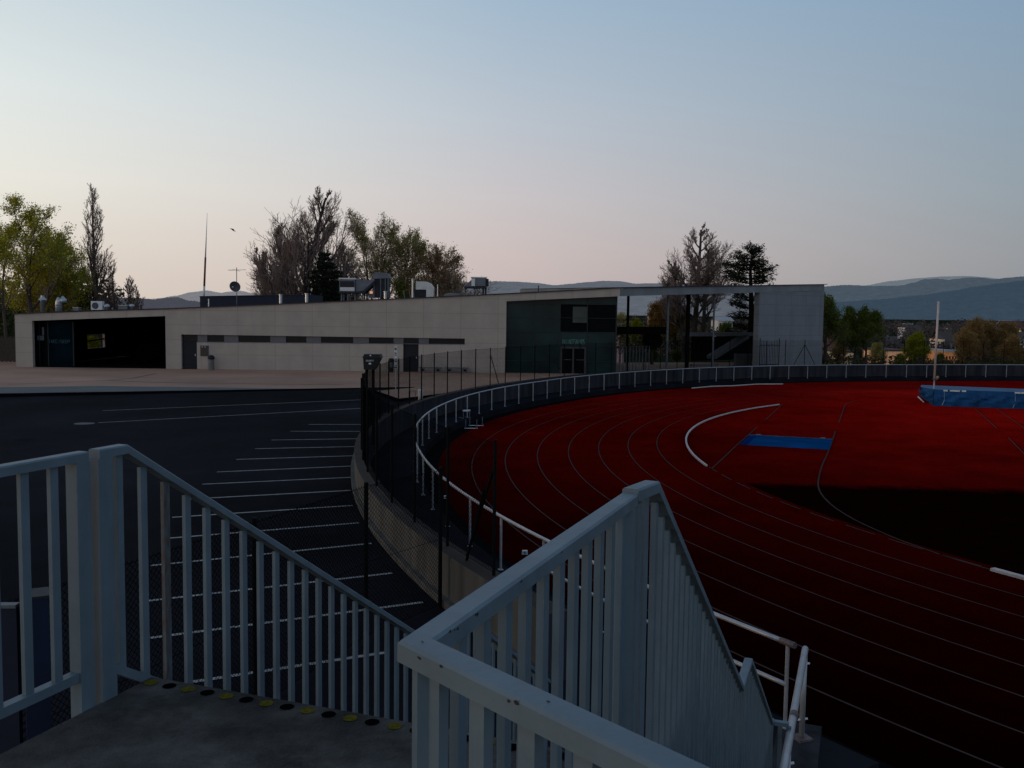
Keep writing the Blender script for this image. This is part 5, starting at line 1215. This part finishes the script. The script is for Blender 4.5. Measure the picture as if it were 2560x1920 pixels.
mass('hall_undergrowth', 'dark undergrowth seen below the canopy', 60, (.10, .30), (100, 135), lambda Y: .5, (2.5, 4.5), (.02,.022,.008), (.07,.06,.02), 120, .15, 8)
# ------------------------------------------------------------------ hills
def hill(name, prof, Y, m, rough, seed, depth=.45, zb=-15):
    r = random.Random(seed); mb = MB(); pts = []
    pf = sorted(prof)
    def yv(px):
        for (a, ya), (b, yb) in zip(pf, pf[1:]):
            if a <= px <= b: k = (px-a)/(b-a); k = k*k*(3-2*k)*.5+k*.5; return ya+(yb-ya)*k
    n = int((pf[-1][0]-pf[0][0])/2.5); rows = 7
    for i in range(n+1):
        px = pf[0][0]+(pf[-1][0]-pf[0][0])*i/n; p = D(px, yv(px)+r.uniform(-rough, rough), Y); dx = p.x/Y; col = []
        for j in range(rows+1):
            f = j/rows; YY = Y*(1-depth*f); zz_ = p.z+(zb-p.z)*(f**1.15)+ (r.uniform(-1,1)*Y*.0006*(1 if 0 < j < rows else 0))
            col.append((dx*YY, YY, zz_))
        pts.append(col)
    for i in range(n):
        for j in range(rows): mb.poly((pts[i][j+1], pts[i+1][j+1], pts[i+1][j], pts[i][j]))
    return struct(name, mb, m)
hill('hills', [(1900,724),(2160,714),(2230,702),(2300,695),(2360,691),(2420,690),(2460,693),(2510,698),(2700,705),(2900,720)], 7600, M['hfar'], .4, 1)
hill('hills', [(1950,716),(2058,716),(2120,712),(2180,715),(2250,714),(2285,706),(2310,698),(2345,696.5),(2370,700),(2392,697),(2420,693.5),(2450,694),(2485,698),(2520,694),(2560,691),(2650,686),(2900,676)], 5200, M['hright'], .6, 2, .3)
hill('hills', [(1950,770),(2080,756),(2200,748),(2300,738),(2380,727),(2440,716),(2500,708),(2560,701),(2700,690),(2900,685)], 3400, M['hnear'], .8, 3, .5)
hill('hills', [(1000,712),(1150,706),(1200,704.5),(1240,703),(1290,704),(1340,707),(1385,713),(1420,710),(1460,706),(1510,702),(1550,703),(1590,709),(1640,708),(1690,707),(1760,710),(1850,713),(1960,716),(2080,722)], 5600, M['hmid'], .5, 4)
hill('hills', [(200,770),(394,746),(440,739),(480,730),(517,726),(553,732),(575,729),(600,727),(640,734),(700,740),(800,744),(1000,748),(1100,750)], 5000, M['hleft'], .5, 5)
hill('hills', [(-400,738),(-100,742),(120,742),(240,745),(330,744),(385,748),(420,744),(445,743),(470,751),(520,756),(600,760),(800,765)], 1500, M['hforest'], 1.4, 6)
# ------------------------------------------------------------------ camera, light, sky
cam = bpy.data.cameras.new('camera'); co = bpy.data.objects.new('camera', cam); COL.objects.link(co)
cam.sensor_width = 36; cam.lens = FPX/2560*36; cam.clip_start = .05; cam.clip_end = 30000
rt = Vector((_c, _s*_sp, _s*_cp)); upv = Vector((-_s, _c*_sp, _c*_cp)); bk = Vector((0, -_cp, _sp))
co.matrix_world = Matrix(((rt.x, upv.x, bk.x, 0), (rt.y, upv.y, bk.y, 0), (rt.z, upv.z, bk.z, EYE), (0, 0, 0, 1)))
scn.camera = co
SUN_AZ, SUN_EL = -97.0, 4.0              # degrees clockwise from +Y, and above the horizon
saz, sel = math.radians(SUN_AZ), math.radians(SUN_EL)
sl = bpy.data.lights.new('sun', 'SUN'); sl.energy = .45; sl.angle = math.radians(6); sl.color = (1, .72, .5)
so = bpy.data.objects.new('sun', sl); COL.objects.link(so)
sd_ = Vector((math.sin(saz)*math.cos(sel), math.cos(saz)*math.cos(sel), math.sin(sel)))
so.rotation_euler = sd_.to_track_quat('Z', 'Y').to_euler(); so.location = (-30, 0, 40)
wd = bpy.data.worlds.new('World'); scn.world = wd; wd.use_nodes = True; nt = wd.node_tree; N = nt.nodes; L = nt.links
bg = N['Background']; bg.inputs['Strength'].default_value = 1.0
sky = N.new('ShaderNodeTexSky'); sky.sky_type = 'NISHITA'; sky.sun_disc = False; sky.sun_elevation = sel; sky.sun_rotation = saz; sky.altitude = 400; sky.dust_density = 3
tc = N.new('ShaderNodeTexCoord'); sp = N.new('ShaderNodeSeparateXYZ'); nrm = N.new('ShaderNodeVectorMath'); nrm.operation = 'NORMALIZE'
L.new(tc.outputs['Generated'], nrm.inputs[0]); L.new(nrm.outputs[0], sp.inputs[0])
def ramp(stops):
    r_ = N.new('ShaderNodeValToRGB'); e = r_.color_ramp.elements
    while len(e) < len(stops): e.new(.5)
    for el, (p, c) in zip(e, stops): el.position = p; el.color = (*c, 1)
    r_.color_ramp.interpolation = 'EASE' if False else 'LINEAR'; return r_
def s2l(*c): return tuple(((v/255)/12.92 if v < 10.3 else ((v/255+.055)/1.055)**2.4) for v in c)
# elevation (sine) ramps toward the left of the picture (dusk glow) and toward the right (blue)
left = ramp([(0, s2l(226,212,198)), (.05, s2l(233,223,211)), (.12, s2l(242,240,230)), (.2, s2l(234,240,238)), (.30, s2l(210,224,231)), (.5, s2l(150,168,188)), (1, s2l(112,130,158))])
mid = ramp([(0, s2l(200,184,182)), (.06, s2l(208,194,192)), (.12, s2l(206,200,203)), (.2, s2l(191,200,211)), (.30, s2l(168,190,210)), (.5, s2l(135,155,180)), (1, s2l(112,130,158))])
right = ramp([(0, s2l(144,147,152)), (.06, s2l(153,157,163)), (.12, s2l(150,163,173)), (.2, s2l(143,163,181)), (.30, s2l(133,161,187)), (.5, s2l(112,138,168)), (1, s2l(112,130,158))])
for r_ in (left, mid, right): L.new(sp.outputs['Z'], r_.inputs[0])
mr = N.new('ShaderNodeMapRange'); mr.inputs[1].default_value = -.50; mr.inputs[2].default_value = 0.0; L.new(sp.outputs['X'], mr.inputs[0])
m1 = N.new('ShaderNodeMix'); m1.data_type = 'RGBA'; L.new(mr.outputs[0], m1.inputs[0]); L.new(left.outputs[0], m1.inputs[6]); L.new(mid.outputs[0], m1.inputs[7])
mr2 = N.new('ShaderNodeMapRange'); mr2.inputs[1].default_value = .0; mr2.inputs[2].default_value = .48; L.new(sp.outputs['X'], mr2.inputs[0])
m2 = N.new('ShaderNodeMix'); m2.data_type = 'RGBA'; L.new(mr2.outputs[0], m2.inputs[0]); L.new(m1.outputs[2], m2.inputs[6]); L.new(right.outputs[0], m2.inputs[7])
# sky raised behind the camera and dimmed far left, shaping light on near things
back = N.new('ShaderNodeMapRange'); back.inputs[1].default_value = -.6; back.inputs[2].default_value = .55; back.inputs[3].default_value = 1.15; back.inputs[4].default_value = 1; L.new(sp.outputs['Y'], back.inputs[0])
lft = N.new('ShaderNodeMapRange'); lft.inputs[1].default_value = -.85; lft.inputs[2].default_value = -.52; lft.inputs[3].default_value = .5; lft.inputs[4].default_value = 1; L.new(sp.outputs['X'], lft.inputs[0])
bl = N.new('ShaderNodeMath'); bl.operation = 'MULTIPLY'; L.new(back.outputs[0], bl.inputs[0]); L.new(lft.outputs[0], bl.inputs[1]); back = bl
mm = N.new('ShaderNodeMix'); mm.data_type = 'RGBA'; mm.blend_type = 'MULTIPLY'; mm.inputs[0].default_value = 1; L.new(m2.outputs[2], mm.inputs[6]); L.new(back.outputs[0], mm.inputs[7])
sc_ = N.new('ShaderNodeMix'); sc_.data_type = 'RGBA'; sc_.blend_type = 'MULTIPLY'; sc_.inputs[0].default_value = 1; L.new(sky.outputs[0], sc_.inputs[6]); sc_.inputs[7].default_value = (.1, .1, .1, 1)
mx = N.new('ShaderNodeMix'); mx.data_type = 'RGBA'; mx.inputs[0].default_value = .08; L.new(mm.outputs[2], mx.inputs[6]); L.new(sc_.outputs[2], mx.inputs[7])
L.new(mx.outputs[2], bg.inputs['Color'])
scn.view_settings.view_transform = 'Standard'; scn.view_settings.look = 'None'; scn.view_settings.exposure = 0; scn.view_settings.gamma = 1
scn.cycles.use_denoising = True
scn.cycles.max_bounces = 5; scn.cycles.diffuse_bounces = 2; scn.cycles.glossy_bounces = 3
for o in bpy.data.objects:
    if '_w' in o: del o['_w']
for m_ in bpy.data.materials:
    if 'out' in m_: del m_['out']
